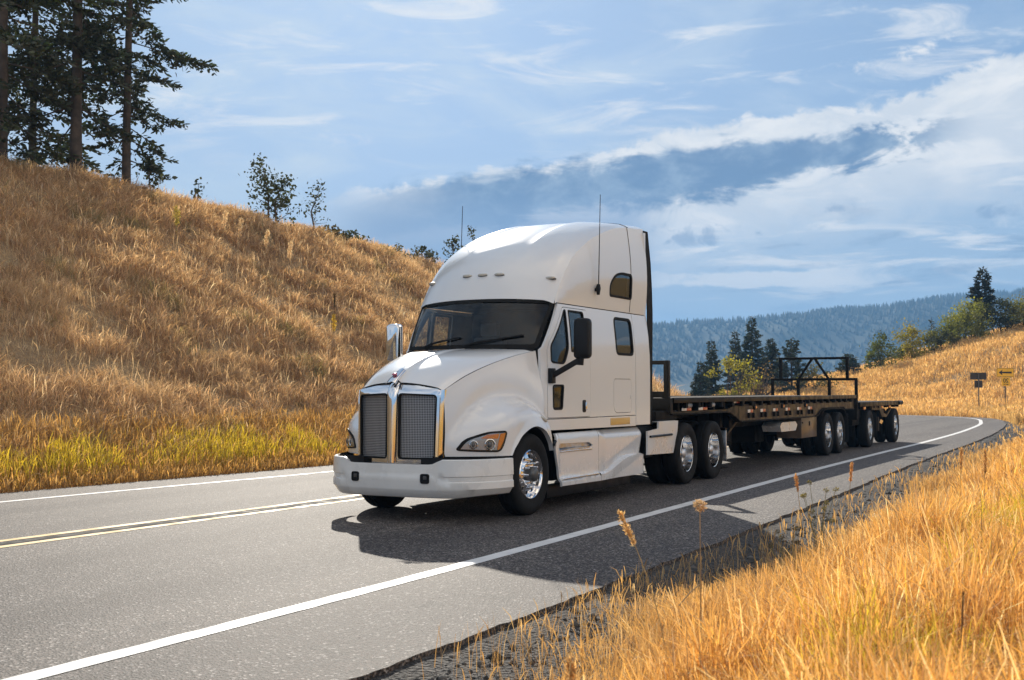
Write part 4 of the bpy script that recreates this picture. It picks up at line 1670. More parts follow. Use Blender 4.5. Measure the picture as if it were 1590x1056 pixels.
def blades(name, x, y, z, h, w, cols, lean=.35, curve=.5, head=None, tipdark=None, leandir=None):
    """many grass blades in one mesh: 3 segments each; head > 0 gives a seed plume at the top"""
    n = len(x)
    az = rng.uniform(0, 2 * math.pi, n)
    ld = rng.uniform(0, 2 * math.pi, n) if leandir is None else leandir + rng.normal(0, .9, n)
    l1 = np.abs(rng.normal(0, lean, n))
    l2 = l1 + np.abs(rng.normal(0, curve, n))
    t = np.array([0, .42, .76, 1.0])
    off = np.stack([l1 * 0, l1 * .42, l1 * .76 + (l2 - l1) * .28, l1 + (l2 - l1) * .75], 1) * h[:, None] * .62
    hz = np.stack([t[0] + l1 * 0, t[1] + l1 * 0, t[2] - l2 * .05, t[3] - np.minimum(l2, 1.2) * .22], 1) * h[:, None]
    cx, cy = x[:, None] + off * np.cos(ld)[:, None], y[:, None] + off * np.sin(ld)[:, None]
    cz = z[:, None] + hz - .02
    if head is None:
        head = np.zeros(n, bool)
    wp = np.where(head[:, None], np.array([[.45, .35, 1.5, .55]]), np.array([[1.0, .85, .55, .08]])) * w[:, None] * .5
    ax, ay = np.cos(az)[:, None] * wp, np.sin(az)[:, None] * wp
    V = np.empty((n, 8, 3), np.float32)
    V[:, 0::2, 0] = cx - ax
    V[:, 1::2, 0] = cx + ax
    V[:, 0::2, 1] = cy - ay
    V[:, 1::2, 1] = cy + ay
    V[:, 0::2, 2] = cz
    V[:, 1::2, 2] = cz
    F = np.array([[0, 1, 3, 2], [2, 3, 5, 4], [4, 5, 7, 6]])
    F = (F[None] + (np.arange(n) * 8)[:, None, None]).reshape(-1, 4)
    C = np.repeat(cols[:, None], 8, 1)
    if tipdark is not None:
        C[:, 4:] *= np.where(head, tipdark, 1.0)[:, None, None]
    return np_mesh(name, V.reshape(-1, 3), F, 'dry_grass', smooth=False, cols=C.reshape(-1, 3).clip(0, 1), kind='stuff')


def pal(n, stops, jitter=.18):
    s = np.array(stops)
    k = rng.uniform(0, len(s) - 1, n)
    i = k.astype(int).clip(0, len(s) - 2)
    c = s[i] + (s[i + 1] - s[i]) * (k - i)[:, None]
    return c * (1 + rng.normal(0, jitter, (n, 1))).clip(.4, 1.8)


def fbm(x, y, s, seed=0):
    v = np.zeros(len(x))
    amp = 1.5
    for o_ in range(4):
        v += amp * vnoise(x, y, s * .55 * 2.03 ** o_, seed + o_ * 1.37)
        amp *= .58
    return v


# ---- field on the near side
def field(n, d0, d1, name, hs, ws, dens_pow=1.0, px=(700, 1720)):
    d = d0 + (d1 - d0) * rng.uniform(0, 1, n) ** dens_pow
    u = rng.uniform(ICX(px[0]), ICX(px[1]), n)
    y = d
    x = u * y + rng.uniform(-.2, .9, n) * (y < 8)
    dl, dr, p, a = road_dists(x, y)
    prob = .06 * (dr > .12) + .94 * sstep(dr + .35 * fbm(x, y, 1.1, 5), .50, 1.6)
    prob *= .45 + .55 * sstep(fbm(x, y, 1.6, 2), -1.3, .4)
    ok = (dr > .12) & (rng.uniform(0, 1, n) < prob) & (np.abs(dr) < np.abs(dl))
    x, y, dr = x[ok], y[ok], dr[ok]
    n = len(x)
    z = terrain(x, y)
    tall = sstep(dr, .6, 2.6)
    h = rng.uniform(hs[0], hs[1], n) * (.42 + .58 * tall) * (1 + .22 * fbm(x, y, 2.1, 1)).clip(.5, 1.5)
    w = rng.uniform(ws[0], ws[1], n) * (.7 + .02 * y)
    head = rng.uniform(0, 1, n) < .5
    w = np.where(head, w * 1.2, w)
    c = pal(n, [(.44, .25, .07), (.66, .39, .10), (.78, .50, .15), (.56, .35, .13), (.84, .60, .26), (.88, .73, .44)])
    old = rng.uniform(0, 1, n) < .09
    c = np.where(old[:, None], pal(n, [(.22, .13, .06), (.36, .23, .12), (.46, .34, .22)], .2), c)
    edge_ = sstep(dr, 2.4, .8)[:, None]
    c = c * (1 - edge_ * .5) + np.array([[.40, .29, .16]]) * edge_ * .5
    gmask = sstep(fbm(x, y, .9, 9) + .5 * fbm(x, y, 3, 4) + 1.15 * sstep(y, 8, 12) * sstep(y, 45, 24), .6, 1.3) * sstep(dr, 1.8, 3.2) * (rng.uniform(0, 1, n) < .5)
    grn = pal(n, [(.42, .42, .03), (.62, .56, .05), (.74, .62, .09)], .15)
    c = np.where(gmask[:, None] > .5, grn, c)
    w = np.where(gmask > .5, w * 1.9, w)
    head &= ~(gmask > .5)
    return blades(name, x, y, z, h, w, c, .30, .45, head, 1.12)


field(190000, 2.2, 12, 'roadside_grass', (.36, .80), (.0032, .0075), .75)
field(110000, 11, 32, 'roadside_grass', (.34, .72), (.006, .013), .7)
field(60000, 30, 72, 'roadside_grass', (.30, .65), (.014, .028), .8)

field(70000, 2.5, 26, 'roadside_grass', (.34, .75), (.008, .016), .75, (1720, 2900))

# ---- right hill beyond the bend
n = 180000
y = rng.uniform(58, 122, n)
x = rng.uniform(ICX(990), ICX(1660), n) * y
dl, dr, p, a = road_dists(x, y)
ok = (dr > .3) & (np.abs(dr) < np.abs(dl)) & (rng.uniform(0, 1, n) < .35 + .65 * sstep(fbm(x, y, .8, 3), -1.2, .5))
x, y = x[ok], y[ok]
n = len(x)
c = pal(n, [(.46, .29, .11), (.62, .43, .18), (.72, .52, .24), (.78, .60, .32)])
pt = sstep(fbm(x, y, .35, 11), .2, 1.3)[:, None]
c = c * (1 - .35 * pt) + np.array([[.27, .2, .07]]) * .35 * pt
blades('hill_grass', x, y, terrain(x, y), rng.uniform(.35, .75, n) * (1 + .2 * fbm(x, y, .7, 6)).clip(.6, 1.5), rng.uniform(.025, .055, n), c, .35, .5, rng.uniform(0, 1, n) < .4, 1.1)

# ---- left hill
def hill_points(n):
    a = np.where(rng.uniform(0, 1, n) < .74, rng.uniform(-6, 34, n), rng.uniform(-6, 60, n))
    p = -6.0 - rng.uniform(0, 1, n) * 19.0
    x, y, _ = W(p, a)
    dl, dr, p, a = road_dists(x, y)
    ok = (dl > .9) & (dl < 18) & in_view(x, y, 80)
    return x[ok], y[ok], dl[ok]


x, y, dl = hill_points(820000)
tuft = fbm(x, y, 3.6, 3) + .6 * fbm(x, y, 1.2, 13)
ok = rng.uniform(0, 1, len(x)) < .22 + .78 * sstep(tuft, -.75, .35)
x, y, dl, tuft = x[ok], y[ok], dl[ok], tuft[ok]
n = len(x)
h = rng.uniform(.16, .46, n) * (.85 + .38 * tuft).clip(.45, 1.7)
c = pal(n, [(.30, .205, .125), (.44, .305, .18), (.55, .385, .225), (.66, .50, .32), (.80, .68, .50)], .22)
pt = sstep(fbm(x, y, .45, 21), -.3, 1.0)[:, None]
c = c * (1 - .45 * pt) + c * np.array([[.80, .74, .70]]) * .45 * pt
pt2 = sstep(fbm(x, y, 1.0, 33), .5, 1.3)[:, None]
c = c * (1 - .4 * pt2) + np.array([[.62, .50, .33]]) * .4 * pt2
pt3 = (sstep(fbm(x, y, 1.6, 44), 1.0, 1.6) * (rng.uniform(0, 1, n) < .55))[:, None]
c = c * (1 - pt3) + np.array([[.25, .24, .10]]) * pt3
blades('hillside_grass', x, y, terrain(x, y), h, rng.uniform(.006, .015, n) * (y / 26).clip(.8, 1.6), c, .62, 1.0, rng.uniform(0, 1, n) < .35, 1.15)
x, y, dl = hill_points(17000)
n = len(x)
c = pal(n, [(.50, .38, .22), (.66, .52, .33), (.80, .68, .48)])
blades('hillside_stalks', x, y, terrain(x, y), rng.uniform(.35, .70, n), rng.uniform(.006, .011, n) * (y / 26).clip(.8, 1.6), c, .25, .45, rng.uniform(0, 1, n) < .6, 1.05)

# ---- verge at the foot of the left hill, some of it green
n = 70000
a = rng.uniform(-6, 34, n)
g0 = np.interp(a, GLP[:, 1][:300], GLP[:, 0][:300])
d_ = rng.uniform(.02, 2.2, n)
p = g0 - d_
x, y, _ = W(p, a)
ok = in_view(x, y, 80)
x, y, d_, a = x[ok], y[ok], d_[ok], a[ok]
n = len(x)
grm = sstep(fbm(x, y, .7, 14) + .75 * sstep(a, -2, 9) - .22 + .25 * rng.normal(0, 1, n), .15, .9) * sstep(d_, .35, .8) * sstep(d_, 1.9, 1.1)
isg = rng.uniform(0, 1, n) < grm * .85
c = pal(n, [(.34, .20, .055), (.50, .32, .10), (.60, .42, .16)])
g = pal(n, [(.46, .42, .03), (.66, .56, .04), (.80, .66, .08)], .15)
c = np.where(isg[:, None], g, c)
h = np.where(isg, rng.uniform(.38, .66, n), rng.uniform(.2, .60, n)) * (.55 + .45 * sstep(d_, 0, .9))
w = np.where(isg, rng.uniform(.014, .026, n), rng.uniform(.009, .018, n))
blades('verge_grass', x, y, terrain(x, y), h, w, c, .30, .45, (rng.uniform(0, 1, n) < .4) & ~isg, 1.1)


# ================================================================== trees and bushes
def quads_from(pos, dirv, wid, length, cols, name, matn, parent, loc):
    """leaf or needle clusters: a diamond-ended quad at pos along dirv"""
    n = len(pos)
    dirv = dirv / np.linalg.norm(dirv, axis=1)[:, None].clip(1e-6)
    rnd = rng.normal(0, 1, (n, 3))
    sd = np.cross(dirv, rnd)
    sd /= np.linalg.norm(sd, axis=1)[:, None].clip(1e-6)
    nr = np.cross(sd, dirv)
    L = length[:, None]
    Wd = wid[:, None] * .5
    V = np.empty((n, 6, 3))
    V[:, 0] = pos
    V[:, 1] = pos + dirv * L * .35 + sd * Wd
    V[:, 2] = pos + dirv * L * .75 + sd * Wd * .7 + nr * L * .06
    V[:, 3] = pos + dirv * L + nr * L * .10
    V[:, 4] = pos + dirv * L * .75 - sd * Wd * .7 + nr * L * .06
    V[:, 5] = pos + dirv * L * .35 - sd * Wd
    F = np.arange(6)[None] + (np.arange(n) * 6)[:, None]
    C = np.repeat(cols[:, None], 6, 1).reshape(-1, 3)
    o = np_mesh(name, V.reshape(-1, 3), F, matn, smooth=False, parent=parent, cols=C.clip(0, 1))
    return o


def conifer(x, y, H, tr, base, spread, label, group=None, nb=60, tw=9, seed=1, droop=.25, asym=(0, 0), nd=.16, top_flat=0.0, name='fir_tree', dens=1.0, cone=True, colr=(.030, .042, .021), lean=0.0, nl=1.0, clear=0.0):
    global rng
    keep = rng
    rng = np.random.default_rng(seed)
    z0 = tz(x, y) - .1
    root = thing(name, label, 'tree', (x, y, z0), 0, group)
    tk = MB()
    npt = 9
    pts = [(lean * (i / (npt - 1)) ** 2 * H + .015 * H * math.sin(i * 1.3 + seed) * (i / npt) * .4, .01 * H * math.sin(i * .9 + seed * 2) * (i / npt) * .4, H * i / (npt - 1)) for i in range(npt)]
    tk.tube(pts, [tr * (1.15 if i == 0 else 1) * (1 - .96 * i / (npt - 1)) + .012 for i in range(npt)], 10)
    tx = lambda h: (float(np.interp(h, [q[2] for q in pts], [q[0] for q in pts])), float(np.interp(h, [q[2] for q in pts], [q[1] for q in pts])))
    P, D, Wd, L = [], [], [], []
    gold = 2.399963
    for i in range(nb):
        f = (i + rng.uniform(0, .8)) / nb
        h = base + (H * .985 - base) * f
        az = i * gold + rng.normal(0, .5)
        if cone:
            prof = (1 - f) ** .85 * (.75 + .4 * rng.uniform()) + .035
        else:
            prof = (1 - f) ** .6 * rng.uniform(.45, 1.1) * (.55 + .45 * min(1, f * 4)) + .04
        Lb = spread * prof * (1 + asym[0] * math.cos(az - asym[1]))
        if Lb < .08:
            continue
        if clear and math.cos(az + math.pi / 2) > .35 and rng.uniform() < clear:
            continue
        up = .38 * f - droop * (1 - f) * rng.uniform(.6, 1.4)
        k = 6
        bx, by = tx(h)
        br = []
        for j in range(k):
            t = j / (k - 1)
            br.append(np.array([bx + math.cos(az) * Lb * t, by + math.sin(az) * Lb * t, h + Lb * (up * t - .28 * (1 - f) * t * t + .18 * t ** 3)]))
        if Lb > .35:
            tk.tube([tuple(q) for q in br], [max(.006, tr * .20 * (1 - .8 * j / (k - 1)) * (1 - .6 * f)) for j in range(k)], 5, False)
        br = np.array(br)
        m_ = max(4, int(tw * Lb * dens * 2.2))
        for j in range(m_):
            t = (.12 + .88 * rng.uniform() ** .75)
            q = np.array([np.interp(t, np.linspace(0, 1, k), br[:, c]) for c in range(3)])
            sgn_ = rng.choice([-1, 1])
            sa = az + sgn_ * rng.uniform(.4, 1.25)
            sl = Lb * (1 - t * .75) * rng.uniform(.18, .42) + nd * .5
            mm = max(3, int(sl / nd * 2.6 * nl))
            for r_ in range(mm):
                u = (r_ + rng.uniform()) / mm
                pos = q + np.array([math.cos(sa) * sl * u, math.sin(sa) * sl * u, -sl * u * u * rng.uniform(.1, .55) - .02])
                P.append(pos + rng.normal(0, nd * .16, 3))
                da = sa + rng.normal(0, .7)
                D.append((math.cos(da), math.sin(da), rng.normal(-.15, .45)))
                L.append(nd * rng.uniform(.7, 1.5))
                Wd.append(nd * rng.uniform(.28, .55))
    tk.build('trunk', 'bark', root, smooth=50, recalc=False)
    P, D = np.array(P), np.array(D)
    c = np.array(colr)[None] * rng.lognormal(0, .35, (len(P), 1)) * rng.uniform(.85, 1.15, (len(P), 3))
    o = quads_from(P, D, np.array(Wd), np.array(L), c, 'crown', 'needles', root, None)
    rng = keep
    return root


def bush(x, y, Wx, Hh, label, group=None, name='bush', seed=1, nleaf=4000, leaf=.14, cols=((.035, .05, .015), (.07, .09, .02)), hole=.35, stems=5, cat='bush', dz=0.0, top=1.0):
    global rng
    keep = rng
    rng = np.random.default_rng(seed)
    z0 = tz(x, y) - .08 + dz
    root = thing(name, label, cat, (x, y, z0), 0, group)
    # clumps spread through the crown; leaves crowd round the clumps so gaps stay open
    nc = max(10, int(14 + nleaf / 180))
    cc = []
    while len(cc) < nc:
        v = rng.uniform(-1, 1, 3)
        if np.linalg.norm(v * np.array([1, 1, 1])) < 1 and np.linalg.norm(v) > hole:
            v[2] = v[2] * .5 + .5
            zz = v[2]
            wd = (.55 + .75 * math.sin(math.pi * min(1, zz * .85 + .18))) * (1 - .25 * zz * top)
            cc.append((v[0] * wd * Wx * .55, v[1] * wd * Wx * .55, (zz * .93 + .06 + rng.normal(0, .05)) * Hh))
    cc = np.array(cc)
    tk = MB()
    for i in range(stems):
        e = cc[rng.integers(0, nc)]
        s_ = np.array([rng.normal(0, .08 * Wx), rng.normal(0, .08 * Wx), 0])
        tk.tube([tuple(s_), tuple(s_ * .6 + e * .45 + np.array([0, 0, .1 * Hh])), tuple(e)], [.03 + .006 * Hh, .018 + .003 * Hh, .008], 6)
    tk.build('stems', 'twig', root, smooth=50, recalc=False)
    ci = rng.integers(0, nc, nleaf)
    sg = Wx * rng.uniform(.05, .13, nc)[ci]
    P = cc[ci] + rng.normal(0, 1, (nleaf, 3)) * sg[:, None] * np.array([[1, 1, .8]])
    P[:, 2] = np.abs(P[:, 2])
    D = rng.normal(0, 1, (nleaf, 3)) + np.array([[0, 0, -.3]])
    L = leaf * rng.uniform(.6, 1.4, nleaf)
    c0, c1 = np.array(cols[0]), np.array(cols[1])
    tcl = (rng.uniform(0, 1, nc)[ci] * .7 + rng.uniform(0, 1, nleaf) * .3)[:, None]
    c = (c0 + (c1 - c0) * tcl) * rng.lognormal(0, .25, (nleaf, 1))
    quads_from(P, D, L * rng.uniform(.5, .8, nleaf), L, c, 'foliage', 'leaves', root, None)
    rng = keep
    return root


def sapling(x, y, H, spread, label, group=None, seed=1, name='sapling', nbr=14, leaf=.13, per=26, trunks=1, cols=((.018, .026, .010), (.045, .055, .018)), cat='tree', base=.25):
    global rng
    keep = rng
    rng = np.random.default_rng(seed)
    z0 = tz(x, y) - .08
    root = thing(name, label, cat, (x, y, z0), 0, group)
    tk = MB()
    P = []
    for tn in range(trunks):
        ox = (tn - (trunks - 1) / 2) * .35
        top = np.array([ox * 1.6 + rng.normal(0, .06 * H), rng.normal(0, .06 * H), H * (1 if tn == 0 else rng.uniform(.6, .85))])
        mid = np.array([ox + rng.normal(0, .04 * H), rng.normal(0, .04 * H), top[2] * .5])
        ln = [np.array([ox, 0, 0]), mid, top]
        tk.tube([tuple(q) for q in ln], [.022 + .010 * H, .016 + .006 * H, .008], 6)
        for i in range(nbr):
            t = base + (1 - base) * (i + rng.uniform()) / nbr
            s_ = ln[0] * (1 - t) ** 2 + 2 * t * (1 - t) * ln[1] + t * t * ln[2]
            az = i * 2.4 + rng.normal(0, .6)
            Lb = spread * (1 - t * .75) * rng.uniform(.5, 1.1)
            e = s_ + np.array([math.cos(az) * Lb, math.sin(az) * Lb, Lb * rng.uniform(.1, .75)])
            m_ = (s_ + e) / 2 + rng.normal(0, .05 * Lb, 3)
            tk.tube([tuple(s_), tuple(m_), tuple(e)], [.010 + .003 * H, .008, .004], 5, False)
            for q in range(per):
                u = rng.uniform(.35, 1.08)
                c = s_ + (e - s_) * u + rng.normal(0, .10 + .09 * Lb, 3)
                P.append(c)
    tk.build('stem', 'twig', root, smooth=50, recalc=False)
    P = np.array(P)
    n = len(P)
    D = rng.normal(0, 1, (n, 3)) + np.array([[0, 0, -.4]])
    L = leaf * rng.uniform(.6, 1.4, n)
    c0, c1 = np.array(cols[0]), np.array(cols[1])
    c = c0 + (c1 - c0) * rng.uniform(0, 1, (n, 1))
    quads_from(P, D, L * .65, L, c, 'foliage', 'leaves', root, None)
    rng = keep
    return root


def at(px, Y):
    return ICX(px) * Y, Y


def hit(px, py):
    """where the sight line through a spot of the slope meets the ground"""
    th = math.atan(78 / 1850)
    dx, up_ = (px - 795) / 1850, -(py - 528) / 1850
    d = np.array([dx, math.cos(th) - up_ * math.sin(th), math.sin(th) + up_ * math.cos(th)])
    t = np.linspace(6, 110, 2600)
    gap = CAMZ + d[2] * t - terrain(d[0] * t, d[1] * t)
    k = int(np.argmax(gap < 0)) if (gap < 0).any() else len(t) - 1
    return float(d[0] * t[k]), float(d[1] * t[k])


def Hto(px, py, Y):
    """height of a plant at distance Y whose tip is seen at image row py"""
    x, y = at(px, Y)
    return CAMZ + (606 - py) / 1850 * Y - tz(x, y) + .1


# tall firs on the crest at the left
FG = 'tall firs on the hill crest'
conifer(*at(113, 38.5), 26, .175, 1.9, 4.4, 'tall fir with the thickest bare brown trunk, middle one of the firs on the hill', FG, nb=135, tw=5.5, nl=1.15, clear=.9, seed=3, cone=False, droop=.35, nd=.20, asym=(.35, math.pi))
conifer(*at(192, 41.0), 23, .14, 1.3, 3.1, 'tall fir with drooping branches reaching right over open sky, rightmost on the hill', FG, nb=150, tw=6.5, nl=1.2, clear=.6, seed=11, cone=False, droop=.30, nd=.19, asym=(.12, 0))
conifer(*at(-3, 36.6), 24, .15, 1.2, 5.0, 'dense tall fir at the left edge of the picture with low boughs', FG, nb=125, tw=5, nl=1.15, clear=.5, seed=8, cone=False, droop=.3, nd=.20)
conifer(*at(45, 44.5), 25, .14, 1.5, 4.4, 'dark fir further back between the trunks at the far left', FG, nb=90, tw=4.5, nl=1.1, seed=17, cone=False, droop=.3, nd=.22)

# saplings and shrubs along the left crest
SG = 'saplings and shrubs along the left hill crest'
sapling(*at(422, 47.0), max(.7, Hto(422, 252, 47.0)), 1.45, 'largest leafy sapling on the left crest, twin stemmed with a pointed top', SG, 5, nbr=16, per=30, trunks=2, base=.15)
sapling(*at(491, 49.6), max(.7, Hto(491, 281, 49.6)), .85, 'slender open sapling with few leaves right of the twin stemmed sapling', SG, 6, nbr=11, per=14)
sapling(*at(305, 43.4), max(.7, Hto(305, 283, 43.4)), .3, 'tiny single sapling on the crest right of the firs', SG, 7, nbr=6, per=14)
sapling(*at(232, 41.5), 1.5, .6, 'small leafy sapling hanging beside the right fir trunk', SG, 9, nbr=10, per=18)
bush(*at(508, 50), 1.3, .75, 'low brown green shrub at the foot of the slender sapling', SG, 'shrub', 21, 420, .13, ((.03, .03, .012), (.08, .065, .02)), .2, 4)
bush(*at(540, 51.5), 1.1, .8, 'dark green shrub right of the saplings on the crest', SG, 'shrub', 22, 380, .13, ((.02, .028, .012), (.05, .06, .02)), .2, 4)
bush(*at(600, 54), 1.6, .6, 'sparse grey green shrub halfway along the crest between sapling and truck', SG, 'shrub', 23, 330, .12, ((.03, .035, .022), (.06, .065, .03)), .2, 5)
bush(*at(655, 56.3), 1.1, .8, 'small shrub on the crest just left of the truck antenna', SG, 'shrub', 24, 300, .13, ((.02, .028, .012), (.05, .055, .02)), .2, 4)
sapling(*at(704, 56), max(.7, Hto(704, 371, 56)), .55, 'leafy sapling behind the left antenna of the truck', SG, 25, nbr=10, per=24)
sapling(*at(738, 56.5), max(.7, Hto(738, 357, 56.5)), .3, 'thin upright sapling showing just above the truck roof', SG, 26, nbr=9, per=16)

# conifers and a bare-branched shrub beyond the road
MG = 'spruces standing beyond the far bend'
KC = (.024, .040, .026)
conifer(*at(1088, 104), Hto(1088, 560, 104), .09, .2, 1.15, 'short spruce at the left end of the group behind the trailer', MG, 64, 10, 31, .15, nd=.21, nl=2.0, name='spruce_tree', colr=KC)
conifer(*at(1105, 110), Hto(1105, 527, 110), .10, .3, 1.25, 'narrow spruce standing right of the short spruce', MG, 80, 10, 32, .15, nd=.21, nl=2.0, name='spruce_tree', colr=KC)
conifer(*at(1142, 116), Hto(1142, 512, 116), .10, .3, 1.3, 'spruce directly left of the tallest spruce', MG, 80, 10, 33, .15, nd=.21, nl=2.0, name='spruce_tree', colr=KC)
conifer(*at(1168, 112), Hto(1168, 490, 112), .12, .3, 1.7, 'tallest spruce in the middle of the group behind the trailer', MG, 90, 10, 34, .15, nd=.22, nl=2.0, name='spruce_tree', colr=KC)
conifer(*at(1197, 114), Hto(1197, 525, 114), .11, .3, 1.7, 'broad spruce directly right of the tallest spruce', MG, 74, 10, 35, .15, nd=.22, nl=2.0, name='spruce_tree', colr=KC)
conifer(*at(1229, 103), Hto(1229, 525, 103), .11, .2, 1.9, 'open spreading spruce behind the braced headboard', MG, 54, 9, 36, .05, nd=.22, nl=1.6, name='spruce_tree', colr=KC, cone=False)
conifer(*at(1318, 108), Hto(1318, 550, 108), .08, .2, 1.3, 'small spruce peeping over the hill right of the headboard', MG, 44, 9, 37, .05, nd=.21, nl=1.8, name='spruce_tree', colr=KC, cone=False)
bush(*at(1140, 92), 3.0, max(1.0, Hto(1140, 548, 92)), 'loose yellow green shrub in front of the spruces behind the trailer', None, 'shrub', 41, 1500, .17, ((.13, .14, .02), (.36, .32, .03)), .25, 26)
bush(*at(1178, 92), 3.4, max(1.0, Hto(1178, 566, 92)), 'bare reddish twiggy shrub in front of the spruces', None, 'shrub', 42, 420, .13, ((.10, .07, .04), (.2, .13, .06)), .1, 60)
bush(*at(1270, 100), 2.6, max(1.0, Hto(1270, 562, 100)), 'low olive shrub seen through the braced headboard', None, 'shrub', 43, 900, .17, ((.05, .055, .015), (.13, .12, .03)), .2, 5)

# bushes on the right crest
BG = 'bushes along the right hill crest'
for px, Y, w, h, lab, cs, sd, nl in (
        (1372, 107, 2.9, max(1.2, Hto(1372, 510, 107)), 'dark green bush at the left end of the row on the right hill', ((.04, .06, .016), (.13, .15, .03)), 51, 2600),
        (1416, 107, 2.8, max(1.2, Hto(1416, 500, 107)), 'yellowish round bush second in the row on the right hill', ((.12, .12, .015), (.34, .28, .03)), 52, 2600),
        (1462, 107, 2.5, max(1.2, Hto(1462, 510, 107)), 'thin low bush with reddish twigs in the middle of the row', ((.045, .06, .018), (.12, .12, .03)), 53, 1500),
        (1490, 107, 3.3, max(1.2, Hto(1490, 482, 107)), 'light green rounded bush left of the lone wind bent fir', ((.10, .12, .025), (.30, .30, .05)), 54, 3200),
        (1512, 107, 3.7, max(1.2, Hto(1512, 468, 107)), 'tall bright green bush directly beneath the wind bent fir', ((.11, .13, .025), (.32, .32, .055)), 55, 3800),
        (1552, 107, 3.2, max(1.2, Hto(1552, 463, 107)), 'dark bush right of the wind bent fir', ((.02, .032, .012), (.06, .075, .02)), 56, 2600),
        (1588, 107, 3.9, max(1.2, Hto(1588, 458, 107)), 'broad olive bush at the right edge of the picture', ((.08, .09, .02), (.22, .21, .04)), 57, 3200)):
    bush(*at(px, Y), w, h, lab, BG, 'bush', sd, nl, .17, cs, .25, 6)
conifer(*at(1526, 109), Hto(1526, 415, 109), .12, 2.0, 1.3, 'lone dark wind bent fir rising above the bushes on the right hill', None, 60, 12, 61, .1, nd=.24, nl=2.2, name='fir_tree', colr=(.012, .020, .012), cone=False, lean=.02)
conifer(*at(1447, 109), Hto(1447, 492, 109), .05, .2, .6, 'slim bare topped young fir between bushes on the right crest', None, 22, 7, 62, .05, nd=.18, name='fir_tree', colr=KC)


# ================================================================== single plants that stand out
def stalk(px, Y, h, label, bend=(.0, .0), head=.10, hw=.016, col=(.50, .33, .14), name='tall_grass_stalk', r=.004, shape='plume', hcol=None, group=None, twig=False, kind_cat='grass stalk'):
    x, y = at(px, Y) if Y < 200 else hit(px, Y - 1000)
    z0 = tz(x, y) - .03
    root = thing(name, label, kind_cat, (x, y, z0), 0, group)
    pts = [(bend[0] * t * t, bend[1] * t * t, h * (t - .12 * (abs(bend[0]) + abs(bend[1])) / max(h, .01) * t ** 4)) for t in np.linspace(0, 1, 9)]
    sm_ = MB().tube(pts, [r * (1 - .5 * t) for t in np.linspace(0, 1, 9)], 6)
    mk = 'stalk_%d_%d' % (int(col[0] * 100), int(col[1] * 100))
    if mk not in MATS:
        mat(mk, col, .8, var=.25, vscale=8)
    if twig:
        p = Vector(pts[5])
        sm_.tube([p, p + Vector((-.06, 0, -.05)), p + Vector((-.12, .0, -.12))], .004, 5)
    sm_.build('stem', mk, root, smooth=60)
    hc = hcol or col
    tip = np.array(pts[-1])
    prev = np.array(pts[-2])
    d = (tip - prev) / np.linalg.norm(tip - prev)
    n = 420 if shape == 'plume' else 420
    if shape == 'plume':
        t = rng.uniform(-.65, .45, n)
        P = tip + d * (t * head)[:, None] + rng.normal(0, hw * .35, (n, 3)) * (1 - .8 * np.abs(t))[:, None]
        D = d + rng.normal(0, .45, (n, 3))
        L = rng.uniform(.6, 1.3, n) * head * .13
    else:
        v = rng.normal(0, 1, (n, 3))
        v /= np.linalg.norm(v, axis=1)[:, None]
        P = tip + v * hw * rng.uniform(.3, 1, (n, 1)) * np.array([[1, 1, .8]])
        D = v + rng.normal(0, .5, (n, 3))
        L = rng.uniform(.4, 1.0, n) * hw * .7
    c = np.array(hc)[None] * rng.lognormal(0, .25, (n, 1))
    quads_from(P, D, L * .22, L, c, 'seed_head', 'dry_grass', root, None)
    return root


stalk(1086, 6.6, 1.15, 'tallest dry stalk with a fluffy beige head and broken side twig, by the white line', (.0, .02), .05, .034, (.36, .24, .12), shape='ball', hcol=(.55, .43, .28), r=.005, twig=True)
stalk(1042, 6.3, 1.10, 'dry stalk bent far over to the left in an arch', (-.24, .02), .17, .022, (.48, .34, .15), hcol=(.66, .50, .26))
stalk(900, 5.15, .50, 'short fat brown seed plume at the bottom edge by the gravel', (-.03, .02), .26, .032, (.48, .34, .15), hcol=(.52, .36, .17))
stalk(1245, 11.4, .92, 'orange seed spike leaning left in front of the trailer wheels', (-.06, 0), .15, .02, (.48, .30, .12), hcol=(.60, .36, .15))
stalk(1312, 11.8, 1.0, 'orange seed spike leaning right in front of the rear trailer', (.05, 0), .17, .02, (.48, .30, .12), hcol=(.60, .36, .15))
stalk(1486, 13.0, 1.02, 'thin pale seed stalk standing against the bend of the road', (.03, 0), .2, .026, (.5, .33, .14), hcol=(.60, .42, .2))
stalk(1524, 12.2, .98, 'thin feathery seed stalk by the right end of the road', (.02, 0), .22, .026, (.5, .33, .14), hcol=(.60, .42, .2))
for px, Y, h, bend, lab in ((1479, 4.6, .92, (.03, .01), 'dark brown leafless stem, tallest of the dark stems at lower right'),
                            (1538, 4.4, .70, (.05, 0), 'dark forked stem near the right edge of the grass'),
                            (1572, 4.2, .55, (.06, .02), 'short dark stem at the right edge of the picture')):
    stalk(px, Y, h, lab, bend, .05, .004, (.085, .052, .03), 'dry_weed_stem', .0055, hcol=(.12, .075, .04), group='dark weed stems in the foreground', twig=True, kind_cat='weed')


